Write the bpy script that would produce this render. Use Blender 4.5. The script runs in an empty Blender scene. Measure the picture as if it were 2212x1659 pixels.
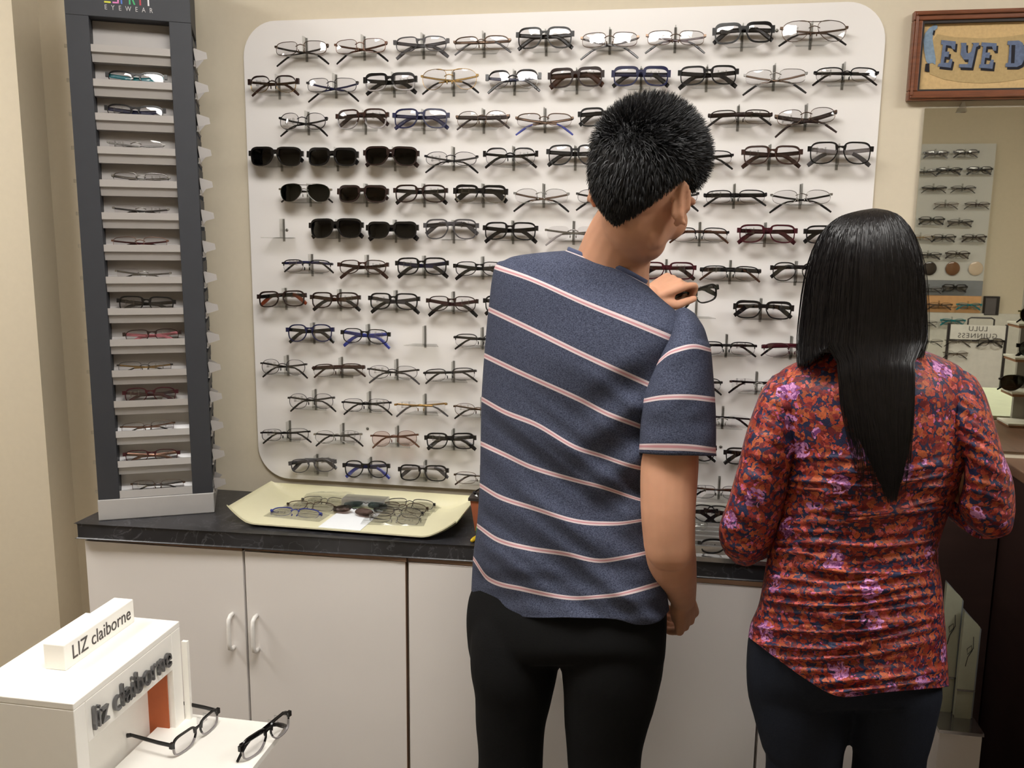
import bpy, bmesh, math, random
from mathutils import Vector, Matrix, noise, Euler

# ------------------------------------------------------------------ camera, world, lights, exposure
SC = bpy.context.scene
COL = SC.collection
random.seed(7)
W_, H_ = 2212, 1659
FPX = 1890.23
FL = 2.03                                   # floor offset: row 1 of the wall board hangs 2.03 m up
CAMLOC = Vector((.9731, -2.1152, -.438 + FL))
CAMROT = (Matrix.Rotation(.1707, 3, 'Z') @ Matrix.Rotation(math.pi/2 - .1644, 3, 'X') @ Matrix.Rotation(.011, 3, 'Z'))
cd = bpy.data.cameras.new('camera'); cam = bpy.data.objects.new('camera', cd); COL.objects.link(cam)
cd.sensor_width = 36; cd.lens = FPX/W_*36; cd.clip_start = .02
cam.matrix_world = Matrix.Translation(CAMLOC) @ CAMROT.to_4x4()
SC.camera = cam
w = bpy.data.worlds.new('world'); SC.world = w; w.use_nodes = True
w.node_tree.nodes['Background'].inputs[0].default_value = (.9, .85, .78, 1)
w.node_tree.nodes['Background'].inputs[1].default_value = .12
SC.view_settings.view_transform = 'Standard'; SC.view_settings.look = 'None'
SC.view_settings.exposure = 0.0; SC.view_settings.gamma = 1
SC.cycles.transparent_max_bounces = 28
SC.cycles.max_bounces = 7
SC.cycles.caustics_reflective = False; SC.cycles.caustics_refractive = False
LAMP = 20.5                                  # radiance of the ceiling panels
PANELS = [(-1.55, -.95, .55, 1.15), (.65, -1.15, 1.15, .55), (2.85, -1.15, 1.15, .55)]

def at(px, py, Y):
    """world point on the plane y=Y seen at photo pixel px,py"""
    d = CAMROT @ Vector(((px-1106)/FPX, -(py-829.5)/FPX, -1.0))
    return CAMLOC + d*((Y-CAMLOC.y)/d.y)
def atz(px, py, Z):
    d = CAMROT @ Vector(((px-1106)/FPX, -(py-829.5)/FPX, -1.0))
    return CAMLOC + d*((Z-CAMLOC.z)/d.z)

# ------------------------------------------------------------------ materials
def srgb(r, g, b):
    f = lambda c: (c/255/12.92) if c/255 <= .04045 else ((c/255+.055)/1.055)**2.4
    return (f(r), f(g), f(b))
MATS = {}
def mat(name, col, rough=.5, metal=0, var=.06, scale=30, bump=0, spec=.5, coat=0, stretch=None, sheen=0):
    if name in MATS: return MATS[name]
    m = bpy.data.materials.new(name); m.use_nodes = True; nt = m.node_tree; N = nt.nodes; L = nt.links
    b = N['Principled BSDF']
    tc = N.new('ShaderNodeTexCoord'); mp = N.new('ShaderNodeMapping'); no = N.new('ShaderNodeTexNoise')
    if stretch: mp.inputs['Scale'].default_value = stretch
    no.inputs['Scale'].default_value = scale; no.inputs['Detail'].default_value = 4
    L.new(tc.outputs['Object'], mp.inputs[0]); L.new(mp.outputs[0], no.inputs['Vector'])
    r = N.new('ShaderNodeValToRGB')
    r.color_ramp.elements[0].position = .3; r.color_ramp.elements[1].position = .7
    r.color_ramp.elements[0].color = tuple(max(0, c*(1-var)) for c in col[:3])+(1,)
    r.color_ramp.elements[1].color = tuple(min(1, c*(1+var)) for c in col[:3])+(1,)
    L.new(no.outputs[0], r.inputs[0]); L.new(r.outputs[0], b.inputs['Base Color'])
    b.inputs['Roughness'].default_value = rough; b.inputs['Metallic'].default_value = metal
    b.inputs['Specular IOR Level'].default_value = spec; b.inputs['Coat Weight'].default_value = coat
    if sheen: b.inputs['Sheen Weight'].default_value = sheen
    if bump:
        bp = N.new('ShaderNodeBump'); bp.inputs['Strength'].default_value = bump; bp.inputs['Distance'].default_value = .002
        L.new(no.outputs[0], bp.inputs['Height']); L.new(bp.outputs[0], b.inputs['Normal'])
    MATS[name] = m; return m
def glassy(name, tint, refl=1.5, rough=.02, boost=1.0):
    if name in MATS: return MATS[name]
    m = bpy.data.materials.new(name); m.use_nodes = True; nt = m.node_tree; N = nt.nodes; L = nt.links
    N.remove(N['Principled BSDF']); out = N['Material Output']
    t = N.new('ShaderNodeBsdfTransparent'); g = N.new('ShaderNodeBsdfGlossy'); mx = N.new('ShaderNodeMixShader')
    lw = N.new('ShaderNodeLayerWeight'); lw.inputs[0].default_value = .5
    pw = N.new('ShaderNodeMath'); pw.operation = 'POWER'; pw.inputs[1].default_value = 4.0; L.new(lw.outputs['Facing'], pw.inputs[0])
    r0 = ((refl-1)/(refl+1))**2*boost
    mu = N.new('ShaderNodeMath'); mu.operation = 'MULTIPLY_ADD'; mu.inputs[1].default_value = .7; mu.inputs[2].default_value = r0; mu.use_clamp = True
    f = pw
    no = N.new('ShaderNodeTexNoise'); no.inputs['Scale'].default_value = 40
    mr = N.new('ShaderNodeMixRGB'); mr.inputs[1].default_value = tuple(tint)+(1,); mr.inputs[2].default_value = tuple(c*.94 for c in tint)+(1,)
    L.new(no.outputs[0], mr.inputs[0]); L.new(mr.outputs[0], t.inputs[0])
    g.inputs['Roughness'].default_value = rough
    L.new(f.outputs[0], mu.inputs[0]); L.new(mu.outputs[0], mx.inputs[0]); L.new(t.outputs[0], mx.inputs[1]); L.new(g.outputs[0], mx.inputs[2])
    L.new(mx.outputs[0], out.inputs[0]); MATS[name] = m; return m
def emis(name, col, s):
    m = bpy.data.materials.new(name); m.use_nodes = True; N = m.node_tree.nodes; N.remove(N['Principled BSDF'])
    e = N.new('ShaderNodeEmission'); e.inputs[0].default_value = tuple(col)+(1,); e.inputs[1].default_value = s
    m.node_tree.links.new(e.outputs[0], N['Material Output'].inputs[0]); return m

# ------------------------------------------------------------------ mesh helpers
class MB:
    def __init__(s): s.v = []; s.f = []; s.m = []; s.sm = []; s.uv = {}
    def add(s, vs, fs, mi=0, smooth=False):
        o = len(s.v); s.v += [Vector(x) for x in vs]
        for f in fs: s.f.append([i+o for i in f]); s.m.append(mi); s.sm.append(smooth)
        return o
    def box(s, lo, hi, mi=0, M=None):
        x0, y0, z0 = lo; x1, y1, z1 = hi
        vs = [Vector(p) for p in ((x0,y0,z0),(x1,y0,z0),(x1,y1,z0),(x0,y1,z0),(x0,y0,z1),(x1,y0,z1),(x1,y1,z1),(x0,y1,z1))]
        if M: vs = [M @ p for p in vs]
        s.add(vs, [(0,3,2,1),(4,5,6,7),(0,1,5,4),(1,2,6,5),(2,3,7,6),(3,0,4,7)], mi)
    def prism(s, poly, a, b, axis='y', mi=0, M=None, smooth=False):
        n = len(poly)
        mk = {'y': lambda p, t: (p[0], t, p[1]), 'x': lambda p, t: (t, p[0], p[1]), 'z': lambda p, t: (p[0], p[1], t)}[axis]
        vs = [Vector(mk(p, a)) for p in poly]+[Vector(mk(p, b)) for p in poly]
        if M: vs = [M @ p for p in vs]
        s.add(vs, [tuple(range(n)), tuple(range(2*n-1, n-1, -1))]+[(i, (i+1) % n, (i+1) % n+n, i+n) for i in range(n)], mi, smooth)
    def tube(s, pts, rad, n=8, mi=0, smooth=True, flat=None, up=None, cap=True):
        """swept tube; rad scalar or list; flat=(a,b) radius multipliers along (side, up)"""
        pts = [Vector(p) for p in pts]; k = len(pts)
        rad = [rad]*k if not hasattr(rad, '__len__') else rad
        fa, fb = flat or (1, 1); o = len(s.v); prev = None
        for i, p in enumerate(pts):
            t = (pts[min(i+1, k-1)]-pts[max(i-1, 0)]).normalized()
            if prev is None:
                u = Vector(up) if up else (Vector((0,0,1)) if abs(t.z) < .9 else Vector((0,1,0)))
            else: u = prev
            u = (u - t*u.dot(t)).normalized(); prev = u; sd = t.cross(u)
            for j in range(n):
                a = 2*math.pi*(j+.5)/n
                s.v.append(p + sd*(math.cos(a)*rad[i]*fa) + u*(math.sin(a)*rad[i]*fb))
        for i in range(k-1):
            for j in range(n):
                s.f.append([o+i*n+j, o+i*n+(j+1) % n, o+(i+1)*n+(j+1) % n, o+(i+1)*n+j]); s.m.append(mi); s.sm.append(smooth)
        if cap:
            s.f.append([o+j for j in range(n-1, -1, -1)]); s.m.append(mi); s.sm.append(False)
            s.f.append([o+(k-1)*n+j for j in range(n)]); s.m.append(mi); s.sm.append(False)
    def ell(s, c, r, M=None, n=16, m=10, mi=0, R=None):
        vs = []; fs = []; c = Vector(c)
        for i in range(m+1):
            th = math.pi*i/m
            for j in range(n):
                ph = 2*math.pi*j/n
                p = Vector((r[0]*math.sin(th)*math.cos(ph), r[1]*math.sin(th)*math.sin(ph), r[2]*math.cos(th)))
                if R: p = R @ p
                p = p + c
                vs.append(M @ p if M else p)
        for i in range(m):
            for j in range(n): fs.append((i*n+j, (i+1)*n+j, (i+1)*n+(j+1) % n, i*n+(j+1) % n))
        s.add(vs, fs, mi, True)
    def capsule(s, pts, rad, n=14, flat=None, up=None, mi=0):
        """tube with rounded ends"""
        pts = [Vector(p) for p in pts]; rad = list(rad) if hasattr(rad, '__len__') else [rad]*len(pts)
        d0 = (pts[0]-pts[1]).normalized(); d1 = (pts[-1]-pts[-2]).normalized()
        P = []; Rr = []
        for a in (80, 50, 22): P.append(pts[0]+d0*rad[0]*math.sin(math.radians(a))); Rr.append(rad[0]*math.cos(math.radians(a)))
        # smooth interior by Catmull-Rom
        q = [pts[0]]+pts+[pts[-1]]; r = [rad[0]]+rad+[rad[-1]]
        for i in range(1, len(q)-2):
            for t in ([0, .25, .5, .75] if i < len(q)-3 else [0, .25, .5, .75, 1]):
                P.append(cr(q[i-1], q[i], q[i+1], q[i+2], t)); Rr.append(cr(r[i-1], r[i], r[i+1], r[i+2], t))
        for a in (22, 50, 80): P.append(pts[-1]+d1*rad[-1]*math.sin(math.radians(a))); Rr.append(rad[-1]*math.cos(math.radians(a)))
        s.tube(P, Rr, n, mi, True, flat, up)
    def mesh(s, name, mats):
        me = bpy.data.meshes.new(name); me.from_pydata([tuple(v) for v in s.v], [], s.f)
        for m in mats: me.materials.append(m)
        me.polygons.foreach_set('material_index', s.m); me.polygons.foreach_set('use_smooth', s.sm)
        if s.uv:
            ul = me.uv_layers.new(name='UVMap')
            for lo in me.loops: ul.data[lo.index].uv = s.uv.get(lo.vertex_index, (0, 0))
        me.update(); return me
    def obj(s, name, mats, parent=None, M=None):
        if not isinstance(mats, (list, tuple)): mats = [mats]
        o = bpy.data.objects.new(name, s.mesh(name, mats)); COL.objects.link(o)
        if parent: o.parent = parent
        if M: o.matrix_local = M
        return o
def cr(a, b, c, d, t):
    return ((b*2)+(c-a)*t+(a*2-b*5+c*4-d)*(t*t)+(b*3-a-c*3+d)*(t*t*t))*.5
def tag(o, label=None, cat=None, group=None, kind=None):
    if label: o['label'] = label
    if cat: o['category'] = cat
    if group: o['group'] = group
    if kind: o['kind'] = kind
    return o
def empty(name, M, label, cat, group=None):
    o = bpy.data.objects.new(name, None); o.empty_display_size = .05; COL.objects.link(o)
    o.matrix_world = M if isinstance(M, Matrix) else Matrix.Translation(Vector(M))
    return tag(o, label, cat, group)
def linko(name, me, parent=None, M=None):
    o = bpy.data.objects.new(name, me); COL.objects.link(o)
    if parent: o.parent = parent
    if M: o.matrix_local = M
    return o
def bevel(o, wd, seg=2):
    m = o.modifiers.new('bevel', 'BEVEL'); m.width = wd; m.segments = seg; m.limit_method = 'ANGLE'; return o
def struct(name, mb, m):
    o = mb.obj(name, m); o['kind'] = 'structure'; return o
def text_mesh(txt, size, extrude, m, name, parent=None, M=None, sx=1.0, spacing=1.0, offset=0, align='CENTER', shear=0):
    c = bpy.data.curves.new('txt', 'FONT'); c.body = txt; c.size = size; c.extrude = extrude; c.space_character = spacing
    c.align_x = align; c.align_y = 'CENTER'; c.offset = offset; c.shear = shear
    t = bpy.data.objects.new('txt', c); COL.objects.link(t)
    bpy.context.view_layer.update()
    me = bpy.data.meshes.new_from_object(t); bpy.data.objects.remove(t)
    for v in me.vertices: v.co.x *= sx
    me.materials.clear(); me.materials.append(m); me.name = name
    return linko(name, me, parent, M)
def frame(o, x, y, z):
    M = Matrix((Vector(x).to_4d(), Vector(y).to_4d(), Vector(z).to_4d(), Vector((0,0,0,1)))).transposed()
    for i in range(3): M[3][i] = 0; 
    M[0][3], M[1][3], M[2][3] = o; M[3][3] = 1
    return M

m_wall = mat('wall_paint', srgb(206, 195, 174), .75, var=.015, scale=60, bump=.08)
m_white = mat('white_laminate', srgb(230, 225, 222), .35, var=.01, scale=8)
m_board = mat('white_board', srgb(232, 228, 226), .28, var=.008, scale=5)
m_clear = glassy('clear_lens', (.97, .965, .97), 1.5, .01, 1.0)
m_acry = glassy('clear_acrylic', (.90, .90, .885), 1.45, .05, 1.2)
m_acry_lt = glassy('clear_plastic_tag', (.93, .93, .93), 1.6, .08, 2.5)

# ------------------------------------------------------------------ room
XL, XR, YB, YF, ZC = -.667, 4.3, .05, -3.36, 2.72
mb = MB(); mb.box((-2.4, YF-.1, -.06), (XR+.1, YB+.1, 0)); struct('floor', mb, mat('carpet_floor', srgb(120, 112, 104), .95, var=.15, scale=300, bump=.4))
mb = MB(); mb.box((-2.4, YF-.1, ZC), (XR+.1, YB+.1, ZC+.06)); struct('ceiling', mb, mat('ceiling_tile', srgb(215, 208, 198), .9, var=.05, scale=200, bump=.2))
mb = MB(); mb.box((XL-.02, YB, 0), (XR, YB+.1, ZC)); struct('wall_back', mb, m_wall)
mb = MB(); mb.box((-2.3, -.046, 0), (XL, YB+.1, ZC)); struct('wall_column', mb, m_wall)
mb = MB(); mb.box((-2.4, YF, 0), (-2.3, YB+.1, ZC)); struct('wall_left', mb, m_wall)
mb = MB(); mb.box((XR, YF, 0), (XR+.1, YB+.1, ZC)); struct('wall_right', mb, m_wall)
mb = MB(); mb.box((-2.4, YF-.1, 0), (XR+.1, YF, ZC)); struct('wall_front', mb, m_wall)
m_em = emis('lit_diffuser', (1, .972, .925), LAMP)
m_fix = mat('fixture_metal', srgb(225, 222, 215), .4)
for i, (px, py, wx, wy) in enumerate(PANELS):
    r = empty('ceiling_light', (px, py, ZC), 'recessed fluorescent ceiling panel ' + ['over the left of the room', 'in front of the wall board', 'over the right side of the room'][i], 'ceiling light', 'fluorescent ceiling panels')
    mb = MB()
    for a in ((-wx/2-.03, -wy/2-.03, wx/2+.03, -wy/2), (-wx/2-.03, wy/2, wx/2+.03, wy/2+.03), (-wx/2-.03, -wy/2, -wx/2, wy/2), (wx/2, -wy/2, wx/2+.03, wy/2)):
        mb.box((a[0], a[1], -.03), (a[2], a[3], 0))
    mb.obj('light_frame', m_fix, r)
    mb = MB(); mb.box((-wx/2, -wy/2, -.018), (wx/2, wy/2, -.002)); mb.obj('diffuser', m_em, r)

# ------------------------------------------------------------------ wall board with acrylic holders
RP, CP = .0882, .15
BY = .042                                    # face of the board
board = empty('display_board', (0, BY, .94), 'large white wall board with rounded corners and clear holders for glasses', 'display board')
def rrect(x0, z0, x1, z1, r, n=10):
    P = []
    for cx, cz, a0 in ((x1-r, z1-r, 0), (x0+r, z1-r, 90), (x0+r, z0+r, 180), (x1-r, z0+r, 270)):
        for i in range(n+1):
            a = math.radians(a0+90*i/n); P.append((cx+r*math.cos(a), cz+r*math.sin(a)))
    return P
mb = MB(); mb.prism(rrect(-.092, .947-.94, 1.434, 2.119-.94, .085), 0, .007)
bevel(mb.obj('panel', m_board, board), .0015)
mb = MB()                                    # one holder: base plate, upright fin, back plate
mb.prism([(-.045, 0), (.045, 0), (.03, BY), (-.03, BY)], -.0018, 0, 'z')
mb.box((-.0012, .018, -.0), (.0012, BY, .047))
mb.box((-.003, .0405, -.010), (.003, BY, .047))
me_hold = mb.mesh('frame_holder', [m_acry])
def cell(r, c): return Vector((c*CP, 0, FL-(r-1)*RP))

# ------------------------------------------------------------------ glasses generator
COLS = {  # name: (frame srgb, metal?, rough)
 'black': ((22,20,20), 0, .22), 'brown': ((52,34,28), 0, .25), 'tortoise': ((62,36,24), 0, .2), 'navy': ((26,28,62), 0, .25),
 'burgundy': ((58,18,26), 0, .22), 'grey': ((70,68,70), 0, .3), 'darkbrown': ((40,27,24), 0, .25), 'teal': ((20,120,130), 0, .25), 'pink': ((190,110,120), 0, .3),
 'red': ((170,30,35), 0, .3), 'blue': ((50,60,140), 0, .3), 'orange': ((125,56,28), 0, .3), 'crystal': ((150,145,145), 0, .2), 'olive': ((90,85,40), 0, .3),
 'silver': ((150,148,145), 1, .25), 'gold': ((170,140,90), 1, .25), 'bronze': ((95,78,66), 1, .3), 'gunmetal': ((70,68,68), 1, .3), 'copper': ((125,94,80), 1, .3), 'blackmetal': ((35,33,34), 1, .35)}
def cm(c):
    s, me, r = COLS[c]
    return mat('frame_'+c, srgb(*s), r, me, var=.35 if c == 'tortoise' else .05, scale=120 if c == 'tortoise' else 30, coat=0, spec=.35)
TINT = {'clear': m_clear, 'navytint': glassy('tint_navy', (.012,.016,.03), 1.5, .05), 'greentint': glassy('tint_green', (.015,.035,.028), 1.5, .05),
        'browntint': glassy('tint_brown', (.035,.02,.015), 1.5, .06), 'ambertint': glassy('tint_amber', (.10,.055,.015), 1.5, .05),
        'bluefilm': glassy('tint_blue', (.25,.55,.65), 1.5, .05), 'rose': glassy('tint_rose', (.94,.87,.85), 1.5, .03), 'taupe': glassy('tint_taupe', (.38,.30,.27), 1.5, .12),
        'greygreen': glassy('tint_greygreen', (.36,.43,.42), 1.5, .12)}
# style: lens width, height, exponent, taper, droop, bridge gap, rim, top extra, kind
ST = {
 'rect':   (.053, .034, 3.6, .05, .02, .017, .0026, .0016, 'plastic'),
 'thick':  (.053, .033, 3.8, .08, .02, .017, .0030, .0045, 'plastic'),
 'tall':   (.055, .040, 3.4, .06, .03, .017, .0024, .0014, 'plastic'),
 'roundish': (.050, .037, 2.7, .06, .03, .018, .0021, .0012, 'plastic'),
 'slim':   (.053, .031, 3.0, .05, .05, .017, .0016, .0008, 'plastic'),
 'cat':    (.053, .030, 2.6, .12, -.10, .017, .0020, .0022, 'plastic'),
 'shield': (.058, .038, 3.6, .12, .04, .015, .0028, .0030, 'plastic'),
 'brow':   (.052, .036, 2.8, .05, .04, .018, .0010, .0040, 'brow'),
 'oval':   (.051, .030, 2.4, .02, .06, .019, .0009, 0, 'metal'),
 'mrect':  (.053, .029, 3.2, .03, .05, .018, .0009, 0, 'metal'),
 'mround': (.048, .036, 2.3, .02, .04, .020, .0009, 0, 'metal'),
 'half':   (.054, .029, 3.0, .04, .05, .018, .0010, .0014, 'half'),
 'rimless': (.052, .031, 3.0, .04, .04, .019, .0003, 0, 'rimless'),
 'aviator': (.056, .043, 2.6, .12, .08, .017, .0009, 0, 'aviator'),
}
def lens_pts(st, n=36, grow=0, top=0):
    lw, lh, p, tp, dr = ST[st][:5]; a = lw/2; b = lh/2; P = []
    for i in range(n):
        t = 2*math.pi*i/n; c, s = math.cos(t), math.sin(t)
        x = math.copysign(abs(c)**(2/p), c); z = math.copysign(abs(s)**(2/p), s)
        X = (a+grow)*x*(1+tp*z); Z = (b+grow)*z + top*max(0, z)**2*(.6+.4*max(0, x))
        Z -= dr*b*x*(1 if z > 0 else .2)                        # outer top drops, +x = outward
        X += .06*a*(-z)*(1 if st in ('aviator',) else .3)
        if ST[st][8] in ('plastic', 'brow') and x < 0 and z < 0: X += (.26 if st in ('shield', 'cat', 'tall') else .20)*a*x*z; Z += .10*b*x*z
        if st == 'aviator' and x < 0 and z < 0: X += .30*a*x*z*1.0
        P.append((X, Z))
    return P
GC = {}
def wrap(x): return 1.25*x*x
def glasses_meshes(st, fc, tc, tip, lens, fold, drop, lowcol):
    key = (st, fc, tc, tip, lens, fold, drop, lowcol)
    if key in GC: return GC[key]
    lw, lh, p, tp, dr, br, rim, top, kind = ST[st]; off = br/2+lw/2; zc = lh/2+rim
    n = 36; parts = []; mfr = [cm(fc), cm(lowcol or fc)]
    fr = MB()
    thick = .0038 if kind in ('plastic',) else (.0022 if kind != 'brow' else .003)
    for s in (-1, 1):
        inn = lens_pts(st, n); out = lens_pts(st, n, rim, top)
        if kind in ('plastic', 'metal', 'aviator', 'brow'):
            vs = []
            for k in range(n):
                tk = thick
                if kind == 'brow' and inn[k][1] < .15*lh: o_ = (inn[k][0]*1.03, inn[k][1]*1.035)
                elif kind == 'brow': o_ = out[k]
                else: o_ = out[k]
                for (q, y) in ((inn[k], 0), (o_, 0), (o_, tk), (inn[k], tk)):
                    X = s*(off+q[0]); vs.append((X, wrap(X)+y, zc+q[1]))
            fs = []; ms = []
            o = len(fr.v); fr.v += [Vector(v) for v in vs]
            for k in range(n):
                k2 = (k+1) % n
                low = 1 if (lowcol and inn[k][1] < -.05*lh) else 0
                for j in range(4):
                    fr.f.append([o+k*4+j, o+k*4+(j+1) % 4, o+k2*4+(j+1) % 4, o+k2*4+j]); fr.m.append(low); fr.sm.append(kind not in ('plastic',) )
        elif kind == 'half':
            pts = []
            for k in range(n):
                if inn[k][1] > -.02*lh and k <= n//2+1: X = s*(off+inn[k][0]); pts.append((X, wrap(X)+.001, zc+inn[k][1]))
            fr.tube(pts, .0013, 6, 0, True, (1, 1.5))
            pts = []
            for k in range(n//2, n+1):
                X = s*(off+inn[k % n][0]); pts.append((X, wrap(X)+.001, zc+inn[k % n][1]))
            fr.tube(pts, .0004, 5, 1)
        # end piece
        xo = off+lw/2; zt = zc+lh*.24-dr*lh*.5
        if kind in ('plastic', 'brow'):
            fr.box((0, 0, -.0045-top*.6), (.0075, .0065, .0045+top*.5), 0, Matrix.Translation((s*(xo+.001) if s > 0 else -xo-.0085, wrap(xo), zt)))
        else:
            fr.box((0, 0, -.0022), (.006, .006, .0022), 0, Matrix.Translation((s*(xo-.001) if s > 0 else -xo-.005, wrap(xo), zt)))
        # nose pads
        if kind not in ('plastic',):
            fr.tube([(s*(off-lw/2+.001), .002, zc), (s*(off-lw/2-.001), .007, zc-.002), (s*(br/2-.002), .006, zc-.006)], .0005, 5)
            fr.ell((s*(br/2-.0025), .0065, zc-.006), (.0015, .002, .0042), n=8, m=6)
    # bridge
    bx = br/2+.002
    if kind == 'plastic':
        zb = zc+lh*.27; h = .0034+top*.6+(.002 if st == 'shield' else 0)
        P = [(-bx, zb-h-.002), (-bx*.55, zb-h*.5+.001), (0, zb-h*.2+.0015), (bx*.55, zb-h*.5+.001), (bx, zb-h-.002), (bx+.002, zb+h+.001), (bx*.5, zb+h*.9), (0, zb+h*.85), (-bx*.5, zb+h*.9), (-bx-.002, zb+h+.001)]
        fr.prism(P, 0, .004, 'y', 0)
    else:
        zb = zc+lh*.18
        fr.tube([(-bx-.001, .001, zb-.002), (-bx*.5, .0, zb+.001), (0, -.001, zb+.002), (bx*.5, .0, zb+.001), (bx+.001, .001, zb-.002)], .0011 if kind != 'brow' else .0017, 6)
        if kind == 'aviator':
            fr.tube([(-off+lw*.1, wrap(.03), zc+lh*.5), (-bx*.7, 0, zc+lh*.44), (bx*.7, 0, zc+lh*.44), (off-lw*.1, wrap(.03), zc+lh*.5)], .0009, 6)
    parts.append(('frame_front', fr.mesh('frame_front', mfr)))
    for s in (-1, 1):
        ln = MB(); inn = lens_pts(st, n, rim*.3)
        for (y0, k) in ((.0016, .85), (.0030, 1)):              # front and back faces of the lens
            o = len(ln.v); rings = (1, .72, .4)
            for rr in rings:
                for (X0, Z0) in inn:
                    X = s*(off+X0*rr); d2 = (X0*rr)**2+(Z0*rr)**2
                    ln.v.append(Vector((X, wrap(off)+ (wrap(s*(off+X0))-wrap(off))*rr + y0 - (.0042-5.2*d2)*.55+.0012, zc+Z0*rr)))
            ln.v.append(Vector((s*off, wrap(off)+y0-.0042*.55+.0012, zc)))
            for ri in range(2):
                for i in range(n): ln.f.append([o+ri*n+i, o+ri*n+(i+1) % n, o+(ri+1)*n+(i+1) % n, o+(ri+1)*n+i]); ln.m.append(0); ln.sm.append(True)
            for i in range(n): ln.f.append([o+2*n+i, o+2*n+(i+1) % n, o+3*n]); ln.m.append(0); ln.sm.append(True)
        parts.append(('lens', ln.mesh('lens', [TINT[lens]])))
    xo = off+lw/2+.0045; zt = zc+lh*.24-dr*lh*.5; yh = wrap(xo)+.005
    plast = kind in ('plastic', 'brow'); th = (.0036+top*.5) if plast else .0022
    if st in ('half', 'brow'): th = .003
    if tc.endswith('*'): th = .0046
    tcm = cm(tc.rstrip('*'))
    for s in (-1, 1):
        te = MB(); tp_ = MB(); yo = .0 if s < 0 else .004
        if fold:
            A = [(s*xo, yh, zt), (s*xo*.93, yh+.005+yo, zt), (s*xo*.5, yh+.0055+yo, zt-drop*.4), (0, yh+.005+yo, zt-drop*.75), (-s*xo*.42, yh+.0055+yo, zt-drop)]
            B = [(-s*xo*.42, yh+.0055+yo, zt-drop), (-s*xo*.62, yh+.0055+yo, zt-drop-.006), (-s*xo*.82, yh+.005+yo, zt-drop-.0155), (-s*xo*1.0, yh+.004+yo, zt-drop-.025)]
        else:
            A = [(s*xo, yh, zt), (s*(xo+.001), yh+.03, zt), (s*xo, yh+.06, zt), (s*xo*.98, yh+.095, zt)]
            B = [(s*xo*.98, yh+.095, zt), (s*xo*.96, yh+.108, zt-.005), (s*xo*.93, yh+.122, zt-.016), (s*xo*.9, yh+.135, zt-.028)]
        te.tube(A, [th]*(len(A)-1)+[th*.85], 6, 0, False, (.32, 1) if plast else (.4, 1), (0, 0, 1))
        tp_.tube(B, [th*.85+.0002, th, th*1.15, th*.95] if plast else [.0018, .0023, .0026, .002], 6, 0, False, (.42, 1) if plast else (.6, 1), (0, 0, 1))
        parts.append(('temple', te.mesh('temple', [tcm]), ('temple_tip', tp_.mesh('temple_tip', [cm(tip)]))))
    GC[key] = parts; return parts
tagmb = MB()
tagmb.box((-.014, -.0035, -.0065), (-.011, .0045, .0075)); tagmb.box((.004, -.0035, -.0065), (.007, .0045, .0075)); tagmb.box((-.014, -.0045, -.0058), (.007, -.0032, -.0035)); tagmb.box((-.006, -.0045, .003), (.001, -.0032, .0055))
me_tag = tagmb.mesh('security_tag', [m_acry_lt])
def glasses(M, st, fc, label, group, tc=None, tip=None, lens='clear', fold=True, drop=.006, low=None, cat='glasses', tagon=False, name=None):
    tc = tc or fc; tip = tip or ('black' if ST[st][8] not in ('plastic',) else tc.rstrip('*'))
    nm = name or ('sunglasses' if lens in ('navytint', 'greentint', 'browntint', 'ambertint') else 'eyeglasses')
    if nm == 'sunglasses': cat = 'sunglasses'
    r = empty(nm, M, label, cat, group); r.empty_display_size = .02
    k = 0
    for p in glasses_meshes(st, fc, tc, tip, lens, fold, drop, low):
        o = linko(p[0], p[1], r)
        if len(p) > 2:
            t = linko(p[2][0], p[2][1], o)
            if tip != tc.rstrip('*'): t['label'] = tip+' tip'
            k += 1
            if tagon and k == tagon:
                lw, lh, dr, br, rim = ST[st][0], ST[st][1], ST[st][4], ST[st][5], ST[st][6]
                xo = br/2+lw+.0045; zt = lh/2+rim+lh*.24-dr*lh*.5
                s = -1 if k == 1 else 1
                t2 = linko('security_tag', me_tag, o, Matrix.Translation((s*xo*.55, wrap(xo)+.0095+(.004 if s > 0 else 0), zt-drop*.4)))
                t2['label'] = 'clear plastic tag'
    return r
# --- what hangs on the wall board: row -> list of (column, style, frame, temple, tip, lens, low, drop, tag, words)
G = []
def g(r, c, st, fc, words, tc=None, tip=None, lens='clear', low=None, drop=.006, tg=0, roll=0, dz=0): G.append((r, c, st, fc, words, tc, tip, lens, low, drop, tg, roll, dz))
g(1,.5,'mrect','bronze','thin bronze metal', 'gunmetal', 'black', drop=.016)
g(1,1.5,'mrect','copper','thin copper rimmed','tortoise','black',drop=.014,roll=-2)
g(1,2.5,'slim','grey','slim dark grey','grey',drop=.010)
g(1,3.5,'half','bronze','rimless-bottomed bronze','bronze','grey',drop=.001)
g(1,4.5,'tall','black','tall black square','black',drop=.004)
g(1,5.5,'mrect','bronze','thin brown metal','darkbrown','black',drop=.018)
g(1,6.5,'mrect','bronze','thin bronze metal','burgundy','black',drop=.010,roll=2)
g(1,7.5,'thick','black','heavy black','black*',drop=-.004,tg=1)
g(1,8.5,'aviator','bronze','bronze double-bridge','bronze','black',drop=.010,tg=1)
g(2,0,'brow','darkbrown','brown browline','bronze','brown',low='gold',drop=.006,tg=1)
g(2,1,'mrect','gunmetal','small grey metal','navy','black',drop=.016)
g(2,2,'thick','black','bold black to clear','black*',low='crystal',drop=.006,tg=2)
g(2,3,'aviator','gold','gold double-bridge','gold','black',drop=.012)
g(2,4,'brow','black','black browline','navy','black',low='silver',drop=.006)
g(2,5,'thick','darkbrown','dark tortoise square','tortoise','tortoise',drop=-.002,tg=2)
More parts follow.
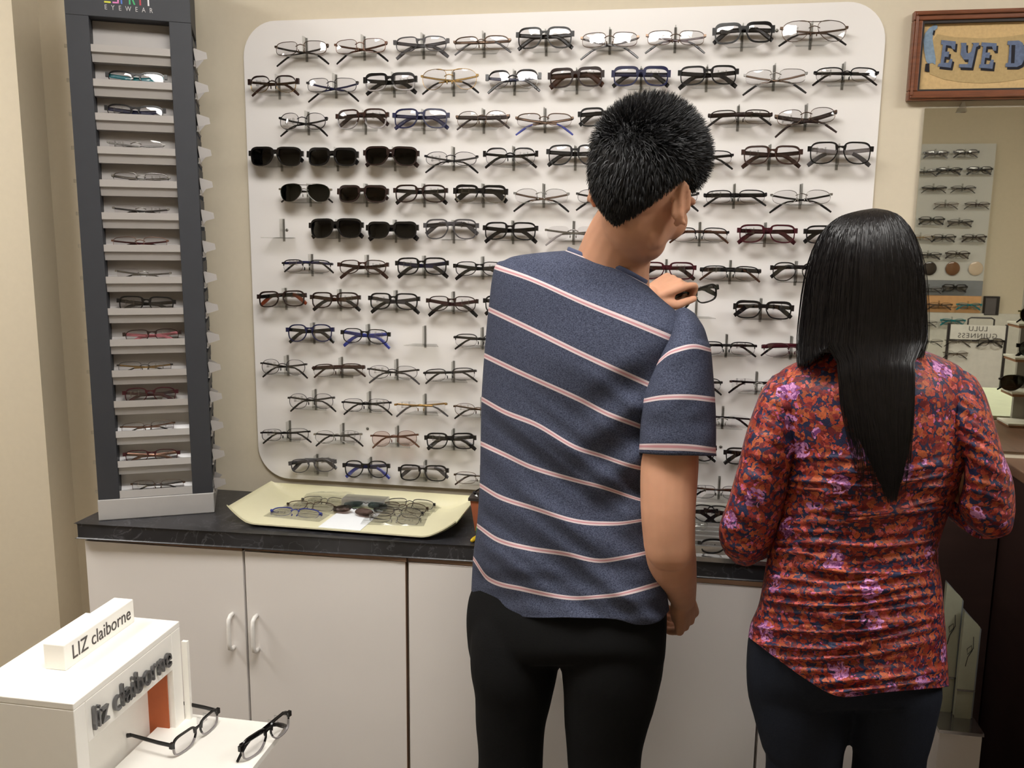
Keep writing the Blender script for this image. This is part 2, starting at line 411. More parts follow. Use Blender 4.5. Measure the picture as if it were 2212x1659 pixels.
g(2,6,'thick','navy','dark navy square','navy*','black',drop=.0,tg=2)
g(2,7,'rect','black','matte black rectangular','black*',drop=.006,tg=2)
g(2,8,'mrect','silver','thin silver metal','bronze','black',drop=.016)
g(2,9,'half','blackmetal','black half-rim','black','black',drop=-.001,tg=1)
g(3,.5,'mround','blackmetal','small round black wire','black','black',drop=.014,tg=1)
g(3,1.5,'tall','brown','brown fading to clear','darkbrown*',low='crystal',drop=-.003,tg=2)
g(3,2.5,'tall','navy','slender navy square','navy',drop=.004)
g(3,3.5,'mround','bronze','bronze half-rim round','darkbrown*','darkbrown',drop=.002,tg=2)
g(3,4.5,'half','bronze','bronze half-rim with blue tips','bronze','blue',drop=.012)
g(3,5.5,'rect','black','black rectangular','black*',drop=-.004,tg=2)
g(3,7.5,'half','darkbrown','dark brown half-rim','darkbrown*',drop=-.003,tg=2)
g(3,8.5,'oval','bronze','bronze oval','darkbrown*','darkbrown',drop=.016,roll=-4,tg=1)
g(4,0,'shield','black','large black wraparound',lens='navytint',drop=-.008,tg=1)
g(4,1,'thick','black','black with dark green lenses',lens='greentint',drop=-.006,tg=1)
g(4,2,'shield','darkbrown','large dark brown',lens='browntint',drop=.004)
g(4,3,'oval','blackmetal','thin dark oval','gunmetal','black',drop=.012,tg=1)
g(4,4,'brow','black','small black browline','black','black',low='gunmetal',drop=.006,tg=2)
g(4,5,'tall','black','black square','black*',drop=.004)
g(4,7,'half','blackmetal','black wire','blackmetal','black',drop=.006)
g(4,8,'rect','brown','brown rectangular','brown',drop=.006,tg=1)
g(4,9,'tall','black','glossy black square','crystal',tip='grey',drop=.008,tg=1)
g(5,.5,'aviator','silver','silver teardrop with green lenses','silver','black',lens='greentint',drop=.006)
g(5,1.5,'thick','darkbrown','tortoise with amber lenses','darkbrown*',lens='ambertint',drop=-.008,tg=1)
g(5,2.5,'rect','darkbrown','brown-black rectangular','black',drop=.004,tg=2)
g(5,3.5,'thick','black','narrow black browline','black','black',low='silver',drop=-.002,tg=1)
g(5,4.5,'oval','silver','thin silver oval','bronze','black',drop=.014)
g(5,5.5,'oval','gunmetal','thin grey oval','black','black',drop=.012)
g(5,6.5,'oval','blackmetal','thin black','black','black',drop=.012)
g(5,7.5,'half','blackmetal','black half-rim','black*','black',drop=.0,tg=1)
g(5,8.5,'oval','silver','shiny silver oval','black','black',drop=.014)
g(6,1,'shield','black','large black wayfarer-shaped',lens='navytint',drop=.002)
g(6,2,'thick','black','narrow black',lens='navytint',drop=.004)
g(6,3,'tall','grey','grey smoke square','grey*',drop=-.006,tg=2)
g(6,4,'rect','black','black rectangular','black',drop=.006)
g(6,5,'rimless','silver','clear rimless','silver','crystal',drop=.008)
g(6,7,'half','blackmetal','tortoise half-rim','tortoise','tortoise',drop=-.002)
g(6,8,'rect','burgundy','burgundy rectangular','burgundy*',drop=.002,tg=1)
g(6,9,'rect','black','black square','black*',drop=-.002)
g(7,.5,'half','black','black half-rim with navy temple','navy','black',drop=-.004,tg=1)
g(7,1.5,'slim','brown','slim brown rectangular','brown','brown',drop=.008,tg=2)
g(7,2.5,'rect','black','black rectangular with shiny lenses','navy','black',drop=.008,tg=1)
g(7,3.5,'slim','black','slim black','black',drop=.008,tg=2)
g(7,6.5,'rect','burgundy','dark burgundy','burgundy',tip='darkbrown',drop=.002,tg=2)
g(7,7.5,'half','black','black bar-topped half-rim','black*','tortoise',drop=-.002,tg=1)
g(7,8.5,'roundish','black','black square-topped','black',drop=-.004,tg=2)
g(8,0,'rect','darkbrown','black-brown rectangular with orange tip','black*','orange',drop=-.004,tg=2,roll=-2)
g(8,1,'rect','darkbrown','dark rectangular with tortoise temples','tortoise','black',drop=.008,tg=2)
g(8,2,'rect','black','black and grey rectangular','grey','black',drop=.010,tg=1)
g(8,3,'slim','darkbrown','slim brown-black','burgundy','black',drop=.010,tg=2)
g(8,4,'rect','black','black rectangular','black',drop=.008)
g(8,8,'thick','black','bold matte black','black*',drop=-.003,tg=2)
g(9,.5,'roundish','navy','navy-black rounded','black',drop=.006,roll=-1)
g(9,1.5,'slim','black','slim black with blue temples','blue','blue',drop=.008,tg=2)
g(9,3.5,'half','gunmetal','small grey metal','black','black',drop=.004)
g(9,7.5,'half','blackmetal','thin dark wire','blackmetal','black',drop=.0,tg=2)
g(9,8.5,'half','burgundy','burgundy-topped','burgundy*','black',drop=-.004,tg=2)
g(10,0,'mround','gunmetal','round grey wire','gunmetal','black',drop=.010,tg=1)
g(10,1,'half','brown','dark brown bar-topped','brown*','brown',drop=-.002,roll=-3)
g(10,2,'oval','gunmetal','grey oval metal','gunmetal','grey',drop=.010,tg=1)
g(10,3,'half','gunmetal','thin grey half-rim','gunmetal','gunmetal',drop=.002,roll=-4)
g(10,7,'half','gunmetal','thin grey metal','gunmetal','black',drop=.004)
g(10,8,'rimless','silver','rimless with black temples','blackmetal','black',drop=.002,tg=1)
g(11,.5,'mround','gunmetal','round thin wire','gunmetal','black',drop=.010,roll=-3,tg=1)
g(11,1.5,'mrect','blackmetal','thin black metal','blackmetal','black',drop=.006,roll=-3,tg=2)
g(11,2.5,'rimless','gold','pale gold rimless','gold','grey',drop=.006,roll=-2,tg=1)
g(11,3.5,'oval','bronze','thin bronze oval','bronze','black',drop=.008,tg=1)
g(11,7.5,'rimless','silver','rimless black-templed','black','black',drop=-.002,tg=1)
g(12,0,'mrect','blackmetal','dark wire rectangular','blackmetal','black',drop=.004,roll=-3,tg=1)
g(12,1,'oval','silver','thin silver oval','gunmetal','black',drop=.006,roll=-3,tg=2)
g(12,2,'mround','copper','pale copper','copper','copper',lens='rose',drop=.006,roll=-3)
g(12,3,'rect','black','glossy black rectangular','black*',drop=.006,roll=-2,tg=1)
g(12,7,'roundish','black','rounded black','black',drop=.006,roll=-4)
g(12,8,'rect','black','black rectangular','black*',drop=.004)
g(13,.5,'slim','grey','smoky dark grey tilted','grey*',drop=-.006,roll=-7,tg=2,dz=.006)
g(13,1.5,'roundish','black','rounded black with blue tips','navy','blue',drop=.006,roll=-3)
g(13,2.5,'rect','black','black rectangular with clear temples','crystal',tip='grey',drop=-.006,roll=-3)
g(13,3.5,'mrect','bronze','thin bronze','gunmetal','brown',drop=.004)
g(13,7.5,'mrect','gunmetal','thin wire with tortoise temple','tortoise','black',drop=.004,tg=1)
EMPTY = [(6, 0), (9, 2.5), (8, 7)]
ORD = ['', 'top', 'second', 'third', 'fourth', 'fifth', 'sixth', 'seventh', 'eighth', 'ninth', 'tenth', 'eleventh', 'twelfth', 'lowest']
KTH = ['leftmost', 'second', 'third', 'fourth', 'fifth', 'sixth', 'seventh', 'eighth', 'ninth', 'tenth']
rows = {}
for e in G: rows.setdefault(e[0], []).append(e[1])
for (r, c, st, fc, words, tc, tip, lens, low, drop, tg, roll, dz) in G:
    left = [x for x in sorted(rows[r]) if x <= 5.7]; right = [x for x in sorted(rows[r]) if x > 5.7]
    sun = lens in ('navytint', 'greentint', 'browntint', 'ambertint')
    if r <= 2: k = sorted(rows[r]).index(c); pos = f'{KTH[k]} from the left' if k else 'leftmost'
    elif c in left:
        k = left.index(c); pos = f'{KTH[k]} from the left' if k else 'leftmost'
    else:
        k = right.index(c); pos = (['first', 'second', 'third'][k])+' to the right of the man'
    lab = f"{words} {'sunglasses' if sun else 'glasses'}, {ORD[r]} board row, {pos}"
    p = cell(r, c); rnd = random.Random(r*100+c*7)
    tilt = math.radians(-1-rnd.random()*8)
    M = Matrix.Translation(p+Vector((rnd.uniform(-.003, .003), .002, .0005+dz))) @ Matrix.Rotation(math.radians(roll+rnd.uniform(-1, 1)), 4, 'Y') @ Matrix.Rotation(math.radians(rnd.uniform(-3, 3)), 4, 'Z') @ Matrix.Rotation(tilt, 4, 'X') @ Matrix.Diagonal((rnd.uniform(.95, .985) if ST[st][8] in ('plastic', 'brow') else rnd.uniform(1.0, 1.05), 1, rnd.uniform(1.0, 1.1), 1))
    glasses(M, st, fc, lab, 'glasses on the wall board', tc, tip, lens, True, drop, low, tagon=tg)
for (r, c) in [(e[0], e[1]) for e in G]+EMPTY:
    p = cell(r, c); linko('frame_holder', me_hold, board, Matrix.Translation((p.x, -BY, p.z-.94)))
m_screw = mat('screw_steel', srgb(120, 118, 112), .35, .8)
for (px, py) in ((620, 497), (794, 926), (1678, 66), (1557, 965)):
    p = at(px, py, BY); mb = MB(); mb.ell((p.x, -.0005, p.z-.94), (.004, .0025, .004), n=12, m=6); mb.obj('screw', m_screw, board)
# ------------------------------------------------------------------ cabinets and worktop
CT = .90; CF = -.262; TH = .038
m_top = mat('black_marble_laminate', srgb(40, 40, 44), .32, var=.5, scale=9)
nt = m_top.node_tree; b = nt.nodes['Principled BSDF']
vn = nt.nodes.new('ShaderNodeTexNoise'); vn.inputs['Scale'].default_value = 14; vn.inputs['Detail'].default_value = 8; vn.inputs['Distortion'].default_value = 1.2
vr = nt.nodes.new('ShaderNodeValToRGB'); vr.color_ramp.elements[0].position = .485; vr.color_ramp.elements[0].color = (0, 0, 0, 1)
e2 = vr.color_ramp.elements.new(.5); e2.color = (1, 1, 1, 1); vr.color_ramp.elements[2].position = .515; vr.color_ramp.elements[2].color = (0, 0, 0, 1)
mx = nt.nodes.new('ShaderNodeMixRGB'); mx.blend_type = 'ADD'; mx.inputs[2].default_value = (.05, .05, .055, 1)
src = b.inputs['Base Color'].links[0].from_socket
nt.links.new(nt.nodes['Texture Coordinate'].outputs['Object'], vn.inputs['Vector']); nt.links.new(vn.outputs[0], vr.inputs[0]); nt.links.new(vr.outputs[0], mx.inputs[0])
nt.links.new(src, mx.inputs[1]); nt.links.new(mx.outputs[0], b.inputs['Base Color'])
mb = MB(); mb.prism([(-.412, CF-.024), (.55, CF+.016), (1.56, CF+.03), (1.56, YB-.001), (-.412, YB-.001)], CT-TH, CT, 'z')
top = mb.obj('worktop', m_top); bevel(top, .004, 3); tag(top, 'black marble-patterned worktop along the wall over the white cabinets', 'worktop')
m_edge = mat('brown_edge', srgb(120, 92, 70), .6, stretch=(1, 1, 6))
m_hand = mat('white_handle', srgb(235, 232, 228), .25)
def frontY(x): return CF-.005+.022*(x+.41)/1.0 if x < .55 else CF+.014+.010*(x-.55)
xs = [-.410, .006, .409, .812, 1.215, 1.54]
nm = ['at the left end of the worktop', 'second from the left, beside the end cabinet', 'behind the man\'s left leg', 'between the man and the woman', 'behind the woman']
m_carc = mat('cabinet_carcass', srgb(205, 198, 190), .5)
for i in range(5):
    x0, x1 = xs[i], xs[i+1]
    c = empty('base_cabinet', ((x0+x1)/2, YB-.003, 0), 'white laminate base cabinet under the worktop, '+nm[i], 'cabinet', 'white base cabinets')
    mb = MB(); hw = (x1-x0)/2-.001; fy = frontY((x0+x1)/2)
    mb.box((-hw, fy+.024-YB, .09), (hw, -.002, CT-TH-.001)); mb.box((-hw, fy+.07-YB, 0), (hw, -.002, .09))
    mb.obj('carcass', m_carc, c)
    mb = MB(); mb.box((-hw, fy+.004-YB, CT-TH-.011), (hw, fy+.0235-YB, CT-TH-.001)); mb.obj('edge_strip', m_edge, c)
    a, bb = frontY(x0), frontY(x1)
    mb = MB(); mb.prism([(-hw+.002, a+.004-YB), (hw-.002, bb+.004-YB), (hw-.002, bb+.022-YB), (-hw+.002, a+.022-YB)], .10, CT-TH-.013, 'z')
    if i in (1,):
        mb.box((hw-.004, bb+.003-YB, .10), (hw-.0018, bb+.02-YB, CT-TH-.013), 1)
    d = mb.obj('door', [m_white, m_edge], c); bevel(d, .0012)
    hx = {0: hw-.033, 1: -hw+.027, 2: hw-.03, 3: -hw+.03, 4: hw-.03}[i]; fy2 = (bb if hx > 0 else a)+.004-YB
    mb = MB(); z0, z1 = .602, .688
    mb.tube([(hx, fy2+.003, z1), (hx, fy2-.012, z1), (hx, fy2-.022, z1-.006), (hx, fy2-.024, z1-.02), (hx, fy2-.024, z0+.02), (hx, fy2-.022, z0+.006), (hx, fy2-.012, z0), (hx, fy2+.003, z0)], .0052, 12)
    mb.obj('handle', m_hand, d)

# ------------------------------------------------------------------ eyewear tower on the left
TB = Vector((-.368, -.258, CT)); U = Vector((.897, .441, 0)).normalized(); Nn = Vector((.441, -.897, 0)).normalized()
MT = frame(TB, U, -Nn, (0, 0, 1))                 # local x along front, y inward, z up
TWD, TDP, THT = .265, .20, 1.30
m_char = mat('charcoal_board', srgb(50, 52, 58), .6, var=.04, bump=.1)
m_tgrey = mat('tower_grey', srgb(168, 163, 160), .45, metal=.0, var=.02)
m_tsil = mat('tower_silver', srgb(190, 188, 188), .35, metal=.15, var=.02)
tower = empty('display_tower', MT, 'tall charcoal eyewear tower with grey shelves standing on the left end of the worktop', 'display stand')
mb = MB(); mb.box((-.002, -.002, 0), (TWD+.002, TDP, .052)); bevel(mb.obj('base', m_tsil, tower), .002)
mb = MB()
ST0 = .048
for x0 in (0, TWD-ST0): mb.box((x0, 0, .052), (x0+ST0, .012, 1.176))
mb.box((ST0, .047, 1.13), (TWD-ST0, .05, 1.176), 1); mb.box((0, 0, 1.176), (TWD, .012, THT)); mb.box((0, .012, 1.176), (TWD, TDP, THT))
mb.box((ST0-.004, .012, .052), (ST0, .07, 1.176)); mb.box((TWD-ST0, .012, .052), (TWD-ST0+.004, .07, 1.176))
mb.box((0, TDP-.01, .052), (TWD, TDP, 1.176)); mb.box((.0, .012, .052), (.006, TDP-.01, 1.176))
bevel(mb.obj('body', [m_char, m_tgrey], tower), .001)
z0t, pt = .0615, .0746
LIPZ = [z0t+pt*i for i in range(15)]
for i, z in enumerate(LIPZ):
    mb = MB()
    bk = [(.044, z+.052), (.046, z+.052), (.046, z+.020)]
    prof = [(.001, z+.010), (.001, z-.006), (.0025, z-.006), (.008, z-.009), (.013, z-.0265), (.045, z-.0265), (.045, z-.0245), (.015, z-.0245), (.012, z-.008), (.046, z-.004)]+[bk[2], bk[1], bk[0], (.040, z+.012), (.034, z+.003), (.004, z-.001), (.003, z+.010)]
    if i == 0: prof = [(.001, z+.010), (.001, z-.0085), (.046, z-.0085), bk[2], bk[1], bk[0], (.040, z+.012), (.034, z+.003), (.004, z-.001), (.003, z+.010)]
    mb.prism([(p[0], p[1]) for p in prof], ST0+.0005, TWD-ST0-.0005, 'x')
    mb.obj('shelf', m_tsil if i < 3 else m_tgrey, tower)
    # shelf ends that stick out of the right side of the tower, and clear corner tips on the left
    mb = MB(); mb.prism([(.0, z+.012), (.030, z+.004), (.032, z-.010), (.004, z-.018)], 0, .0015, 'y', 0, Matrix.Translation((TWD, .03, .01)) @ Matrix.Rotation(math.radians(12), 4, 'Z'))
    mb.prism([(.0, z+.010), (.020, z-.002), (0, z-.026)], 0, .0015, 'y', 0, Matrix.Translation((TWD, .10, .01)) @ Matrix.Rotation(math.radians(12), 4, 'Z'))
    mb.box((TWD, .03, z-.02), (TWD+.004, .15, z-.017)); mb.box((TWD+.001, .03, z-.018), (TWD+.0022, .15, z-.006))
    mb.obj('side_shelf', m_tgrey, tower)
    if i % 1 == 0:
        mb = MB(); mb.box((-.009, .02, z+.002), (0, .024, z+.010)); mb.obj('clear_clip', m_acry_lt, tower)
mb = MB()
for k in range(15): mb.box((TWD, .015, LIPZ[k]+.020), (TWD+.0015, .19, LIPZ[k]+.045))
mb.obj('side_panel', m_char, tower)
ec = [((.0, .0), 0)]
PAL = {'y': srgb(215, 215, 60), 'p': srgb(225, 130, 190), 'b': srgb(70, 110, 190), 'g': srgb(60, 175, 110), 'r': srgb(190, 50, 70), 'w': srgb(225, 222, 225)}
def letter(ch, x, col, z=1.2065, h=.030):
    """block letters drawn as bars with one colour each"""
    mb = MB(); t = .0034; wd = .0135; Y0, Y1 = -.0006, .0004
    S = {'E': [(0,0,wd,t), (0,h/2-t/2,wd*.9,h/2+t/2), (0,h-t,wd,h)],
         'S': [(0,0,wd,t), (wd-t,0,wd,h/2), (0,h/2-t/2,wd,h/2+t/2), (0,h/2,t,h), (0,h-t,wd,h)],
         'P': [(0,0,t,h), (0,h-t,wd,h), (0,h*.42,wd,h*.42+t), (wd-t,h*.42,wd,h)],
         'R': [(0,0,t,h), (0,h-t,wd,h), (0,h*.42,wd,h*.42+t), (wd-t,h*.42,wd,h)],
         'I': [(wd/2-t/2,0,wd/2+t/2,h)], 'T': [(wd/2-t/2,0,wd/2+t/2,h), (0,h-t,wd,h)]}[ch]
    for (a, b_, c, d) in S: mb.box((x+a, Y0, z+b_), (x+c, Y1, z+d))
    if ch == 'R': mb.prism([(x+wd*.4, z+h*.45), (x+wd*.65, z+h*.45), (x+wd, z), (x+wd*.75, z)], Y0, Y1)
    mb.obj('letter', mat('letter_'+col, PAL[col], .5), tower)
for k, (ch, c) in enumerate(zip('ESPRIT', 'ypbgrw')): letter(ch, .0825+k*.0172, c)
FR = Matrix.Rotation(math.pi/2, 4, 'X')
text_mesh('EYEWEAR', .0150, .0004, mat('letter_grey', srgb(190, 188, 190), .5), 'lettering', tower, Matrix.Translation((.133, -.0006, 1.1965)) @ FR, sx=.80, spacing=2.35)
tg_ = [('mrect','bronze','plain wire','gunmetal','clear',1),('slim','burgundy','slim dark red','copper','clear',2),('mrect','bronze','bronze wire','copper','clear',2),('roundish','burgundy','plum rounded','burgundy','clear',1),('mrect','gunmetal','gold-templed wire','gold','clear',2),('slim','darkbrown','brown with pink temples','pink','clear',2),('rect','black','black','gunmetal','clear',1),('rimless','silver','thin rimless','silver','clear',0),('mrect','copper','rosy metal','burgundy','clear',0),('rimless','silver','rimless dark-templed','gunmetal','clear',2),('half','silver','silver half-rim','silver','clear',2),('rimless','silver','shiny rimless','silver','clear',1),('cat','black','black cat-eye','navy','clear',1),('cat','black','black glasses with turquoise temples','teal','clear',0)]
for i, (st, fc, wd, tc, ln, tgn) in enumerate(tg_):
    z = LIPZ[i]; rnd = random.Random(i*13+5)
    M = MT @ Matrix.Translation((TWD/2+rnd.uniform(-.012, .012), .007, z+.001)) @ Matrix.Rotation(math.radians(-9), 4, 'X') @ Matrix.Rotation(math.radians(rnd.uniform(-3, 3)), 4, 'Y') @ Matrix.Diagonal((.95, .9, .92, 1))
    KK = ['lowest', 'second lowest', 'third lowest', 'fourth lowest', 'fifth lowest', 'sixth lowest', 'seventh lowest', 'seventh highest', 'sixth highest', 'fifth highest', 'fourth highest', 'third highest', 'second highest', 'highest']
    w_ = wd if 'glasses' in wd else wd+' glasses'
    glasses(M, st, fc, f'{w_} in the {KK[i]} filled shelf of the charcoal tower', 'glasses in the tower', tc, None, ln, True, .008, tagon=tgn)

# ------------------------------------------------------------------ cream tray and its contents
TX, TY = .232, -.105
m_tray = mat('cream_plastic', srgb(224, 219, 186), .35, var=.015)
def trayz(u, v):
    """u,v in -1..1: height of the tray surface"""
    du = max(0, abs(u)-.72)/.28; h = .036*du**1.7
    if v > 0: h = max(h, .032*(max(0, v-.84)/.16)**1.4)
    else: h += .006*(max(0, -v-.9)/.1)
    return h
mb = MB(); nu, nv = 60, 36; HX, HY = .287, .128
for lay in (0, 1):
    for j in range(nv+1):
        for i in range(nu+1):
            u = -1+2*i/nu; v = -1+2*j/nv
            ru = u*(1-.06*max(0, abs(v)-.9)/.1*0); x = HX*u; y = HY*v
            # rounded corners at the front
            if v < -.6 and abs(u) > .8: y += .018*((-v-.6)/.4)*((abs(u)-.8)/.2)
            mb.v.append(Vector((x, y, trayz(u, v)-.0035*lay)))
o1 = (nu+1)*(nv+1)
for j in range(nv):
    for i in range(nu):
        a = j*(nu+1)+i; q = [a, a+1, a+nu+2, a+nu+1]
        mb.f.append(q); mb.m.append(0); mb.sm.append(True); mb.f.append([k+o1 for k in q[::-1]]); mb.m.append(0); mb.sm.append(True)
bd = [i for i in range(nu+1)]+[(j)*(nu+1)+nu for j in range(1, nv+1)]+[nv*(nu+1)+i for i in range(nu-1, -1, -1)]+[j*(nu+1) for j in range(nv-1, 0, -1)]
for k in range(len(bd)):
    a, b_ = bd[k], bd[(k+1) % len(bd)]; mb.f.append([a, b_, b_+o1, a+o1]); mb.m.append(0); mb.sm.append(False)
tray = mb.obj('serving_tray', m_tray); tray.location = (TX, TY, CT+.0045); tray.rotation_euler = (0, 0, math.radians(-1))
tag(tray, 'cream plastic tray with upturned ends holding bagged glasses on the worktop', 'tray')
TZ = CT+.005
def flat_M(x, y, rz, tilt=68, z=TZ+.004): return Matrix.Translation((x, y, z)) @ Matrix.Rotation(math.radians(rz), 4, 'Z') @ Matrix.Rotation(math.radians(-tilt), 4, 'X')
m_paper = mat('white_paper', srgb(235, 238, 242), .8, var=.01)
mb = MB(); mb.box((-.052, -.09, 0), (.055, .07, .0008)); p = mb.obj('paper_sheet', m_paper); p.matrix_world = Matrix.Translation((.232, TY-.018, TZ)) @ Matrix.Rotation(math.radians(-2), 4, 'Z'); tag(p, 'white paper sheet lying in the middle of the cream tray', 'paper')
m_alu = mat('brushed_aluminium', srgb(185, 185, 183), .3, .85, var=.05, scale=200, stretch=(1, 20, 1))
mb = MB(); mb.box((-.062, -.022, 0), (.055, .022, .020)); p = mb.obj('metal_case', m_alu); p.matrix_world = Matrix.Translation((.232, TY+.088, TZ)); bevel(p, .002); tag(p, 'long silver metal box at the back of the cream tray', 'box')
m_bag = glassy('bag_film', (.975, .975, .965), 1.5, .12, 1.6)
def bag(x, y, rz, wx, wy, z, label):
    mb = MB(); n = 22; ph = random.uniform(0, 9)
    for lay in (0, 1):
        for j in range(n+1):
            for i in range(n+1):
                u, v = -1+2*i/n, -1+2*j/n
                e = (1-abs(u)**4)*(1-abs(v)**4)
                zz = (.010*e*(1 if lay == 0 else .02)+noise.noise(Vector((u*3+ph, v*3, lay)))*.004*e)
                mb.v.append(Vector((wx*u, wy*v, max(.0005, zz))))
        o = lay*(n+1)**2
        for j in range(n):
            for i in range(n):
                a = o+j*(n+1)+i; mb.f.append([a, a+1, a+n+2, a+n+1]); mb.m.append(0); mb.sm.append(True)
    p = mb.obj('plastic_bag', m_bag); p.matrix_world = Matrix.Translation((x, y, z)) @ Matrix.Rotation(math.radians(rz), 4, 'Z'); tag(p, label, 'bag', 'clear bags in the tray')
for i, (x, y, st, fc, tc, lab) in enumerate([(.140, .005, 'slim', 'crystal', 'red', 'glasses with red temples at the back left of the cream tray'), (.120, -.045, 'mrect', 'silver', 'silver', 'silver wire glasses second from the back on the left of the cream tray'),
        (.100, -.090, 'mrect', 'bronze', 'bronze', 'bronze wire glasses third from the back on the left of the cream tray'), (.085, -.150, 'half', 'blue', 'blue*', 'glasses with blue-violet frame at the front left of the cream tray')]):
    glasses(flat_M(x, y, -3+i, 62, TZ+.002), st, fc, lab, 'bagged glasses in the tray', tc, None, 'clear', True, .01, tagon=1)
    bag(x+.005, y+.012, 4-3*i, .078, .03, TZ+.0002, f'clear plastic bag around the {["red-templed glasses at the back", "silver wire glasses", "bronze wire glasses", "blue-violet glasses at the front"][i]} left of the tray')
for i, (x, y, st, fc, tc, lab) in enumerate([(.352, .012, 'mrect', 'silver', 'gunmetal', 'silver wire glasses at the back right of the cream tray'), (.345, -.025, 'mrect', 'gunmetal', 'copper', 'grey wire glasses second from the back on the right of the cream tray'),
        (.338, -.062, 'oval', 'bronze', 'bronze', 'bronze oval glasses third from the back on the right of the cream tray'), (.336, -.100, 'oval', 'gunmetal', 'gunmetal', 'grey oval glasses fourth from the back on the right of the cream tray'), (.342, -.148, 'mrect', 'silver', 'gunmetal', 'grey glasses at the front right of the cream tray')]):
    glasses(flat_M(x, y, 2-i, 55, TZ+.002), st, fc, lab, 'bagged glasses in the tray', tc, None, 'clear', True, .01, tagon=2)
    bag(x, y+.012, 3*i-5, .078, .028, TZ+.0002, f'clear plastic bag around the {["silver wire glasses at the back", "grey wire glasses second from the back", "bronze oval glasses", "grey oval glasses", "grey glasses at the front"][i]} right of the tray')
bag(.130, .008, 8, .075, .018, TZ+.010, 'crumpled clear plastic bag against the back rim of the cream tray, on the left')
def clipon(x, y, rz, tint, lab):
    r = empty('clip_on_lenses', Matrix.Translation((x, y, TZ+.006)) @ Matrix.Rotation(math.radians(rz), 4, 'Z') @ Matrix.Rotation(math.radians(-72), 4, 'X'), lab, 'clip-on sunglasses', 'clip-on sunglasses in the tray')
    for s in (-1, 1):
        mb = MB(); pts = lens_pts('oval', 28)
        for y0 in (0, .0012):
            o = len(mb.v)
            for rr in (1, .66, .33):
                for q in pts: mb.v.append(Vector((s*(.033+q[0]*rr), 1.2*(.033+q[0]*rr)**2+y0-.004+2*((q[0]*rr)**2+(q[1]*rr)**2), .013+q[1]*rr)))
            mb.v.append(Vector((s*.033, 1.2*.033**2+y0-.004, .013)))
            for ri in range(2):
                for i in range(28): mb.f.append([o+ri*28+i, o+ri*28+(i+1) % 28, o+(ri+1)*28+(i+1) % 28, o+(ri+1)*28+i]); mb.m.append(0); mb.sm.append(True)
            for i in range(28): mb.f.append([o+56+i, o+56+(i+1) % 28, o+84]); mb.m.append(0); mb.sm.append(True)
        mb.obj('lens', TINT[tint], r)
    mb = MB(); mb.tube([(-.012, -.003, .014), (-.006, -.004, .018), (0, -.002, .017), (.006, -.004, .018), (.012, -.003, .014)], .0012, 6); mb.obj('clip_bridge', cm('gunmetal'), r)
clipon(.238, -.060, -3, 'greygreen', 'grey-green tinted clip-on lenses on the paper near the metal box')
clipon(.222, -.112, -14, 'taupe', 'brown tinted clip-on lenses on the paper, nearer the front')

# ------------------------------------------------------------------ toy frog with pot, glasses on it, steel tray
fc_ = at(1032, 1110, -.20); FX, FY = fc_.x, -.165
frog = empty('toy_frog', (FX+.02, FY, CT), 'painted green toy frog with yellow toes beside a terracotta pot, half hidden by the man', 'figurine')
m_green = mat('frog_green', srgb(60, 190, 50), .4, var=.35, scale=25); m_yel = mat('frog_yellow', srgb(225, 190, 45), .4, var=.25, scale=60); m_terra = mat('terracotta', srgb(170, 92, 62), .7)
mb = MB(); mb.capsule([(-.012, 0, .035), (-.016, -.018, .022), (-.014, -.04, .012)], [.013, .011, .009]); mb.capsule([(.04, 0, .03), (.05, -.02, .015), (.05, -.04, .01)], [.013, .011, .009])
mb.ell((.02, .012, .052), (.030, .024, .034)); mb.ell((.015, -.008, .088), (.026, .022, .018)); mb.ell((.002, -.012, .104), (.009, .009, .009)); mb.ell((.028, -.012, .104), (.009, .009, .009))
fb = mb.obj('frog_body', m_green, frog)
for k, cx in enumerate((-.014, .05)):
    mb = MB()
    for j in (-1, 0, 1): mb.capsule([(cx+j*.005, -.042, .007), (cx+j*.011, -.054, .0055), (cx+j*.013, -.062, .005)], [.0052, .005, .0045])
    mb.obj('toes', m_yel, frog)
pot = empty('flower_pot', (FX+.012, FY+.04, CT), 'square terracotta pot behind the green toy frog', 'pot')
mb = MB(); mb.prism([(-.030, 0), (.035, 0), (.045, .075), (-.042, .075)], -.022, .03); mb.obj('pot_body', m_terra, pot)
mb = MB(); mb.box((-.046, -.026, .075), (.049, .034, .082)); mb.obj('pot_rim', mat('dark_lid', srgb(50, 42, 40), .5), pot)
glasses(Matrix.Translation((FX+.042, FY+.02, CT+.084)) @ Matrix.Rotation(math.radians(-6), 4, 'Y') @ Matrix.Rotation(math.radians(-38), 4, 'X'), 'half', 'blackmetal', 'black half-rim glasses lying on top of the pot beside the tray', None, 'black', 'black', 'clear', True, .01, tagon=1)
m_steel = mat('polished_steel', srgb(175, 173, 172), .16, .9)
rt = empty('ribbed_steel_tray', (1.14, -.13, CT), 'ribbed shiny steel tray on the worktop between the man and the woman', 'tray')
mb = MB(); mb.box((-.14, -.11, 0), (.36, .115, .004)); mb.box((-.14, -.114, 0), (.36, -.11, .010)); mb.obj('tray_plate', m_steel, rt)
for k in range(6):
    mb = MB(); y = -.075+k*.034; mb.prism([(y, .004), (y+.016, .004), (y+.014, .020), (y+.004, .020)], -.13, .35, 'x'); mb.obj('rib', m_alu, rt)
mb = MB(); mb.box((-.16, -.0, 0), (.40, .016, .052)); led = mb.obj('ledge', mat('pale_ledge', srgb(205, 202, 195), .4)); led.location = (1.14, .02, CT); bevel(led, .002); tag(led, 'pale low ledge on the worktop against the wall, behind the ribbed steel tray', 'ledge')
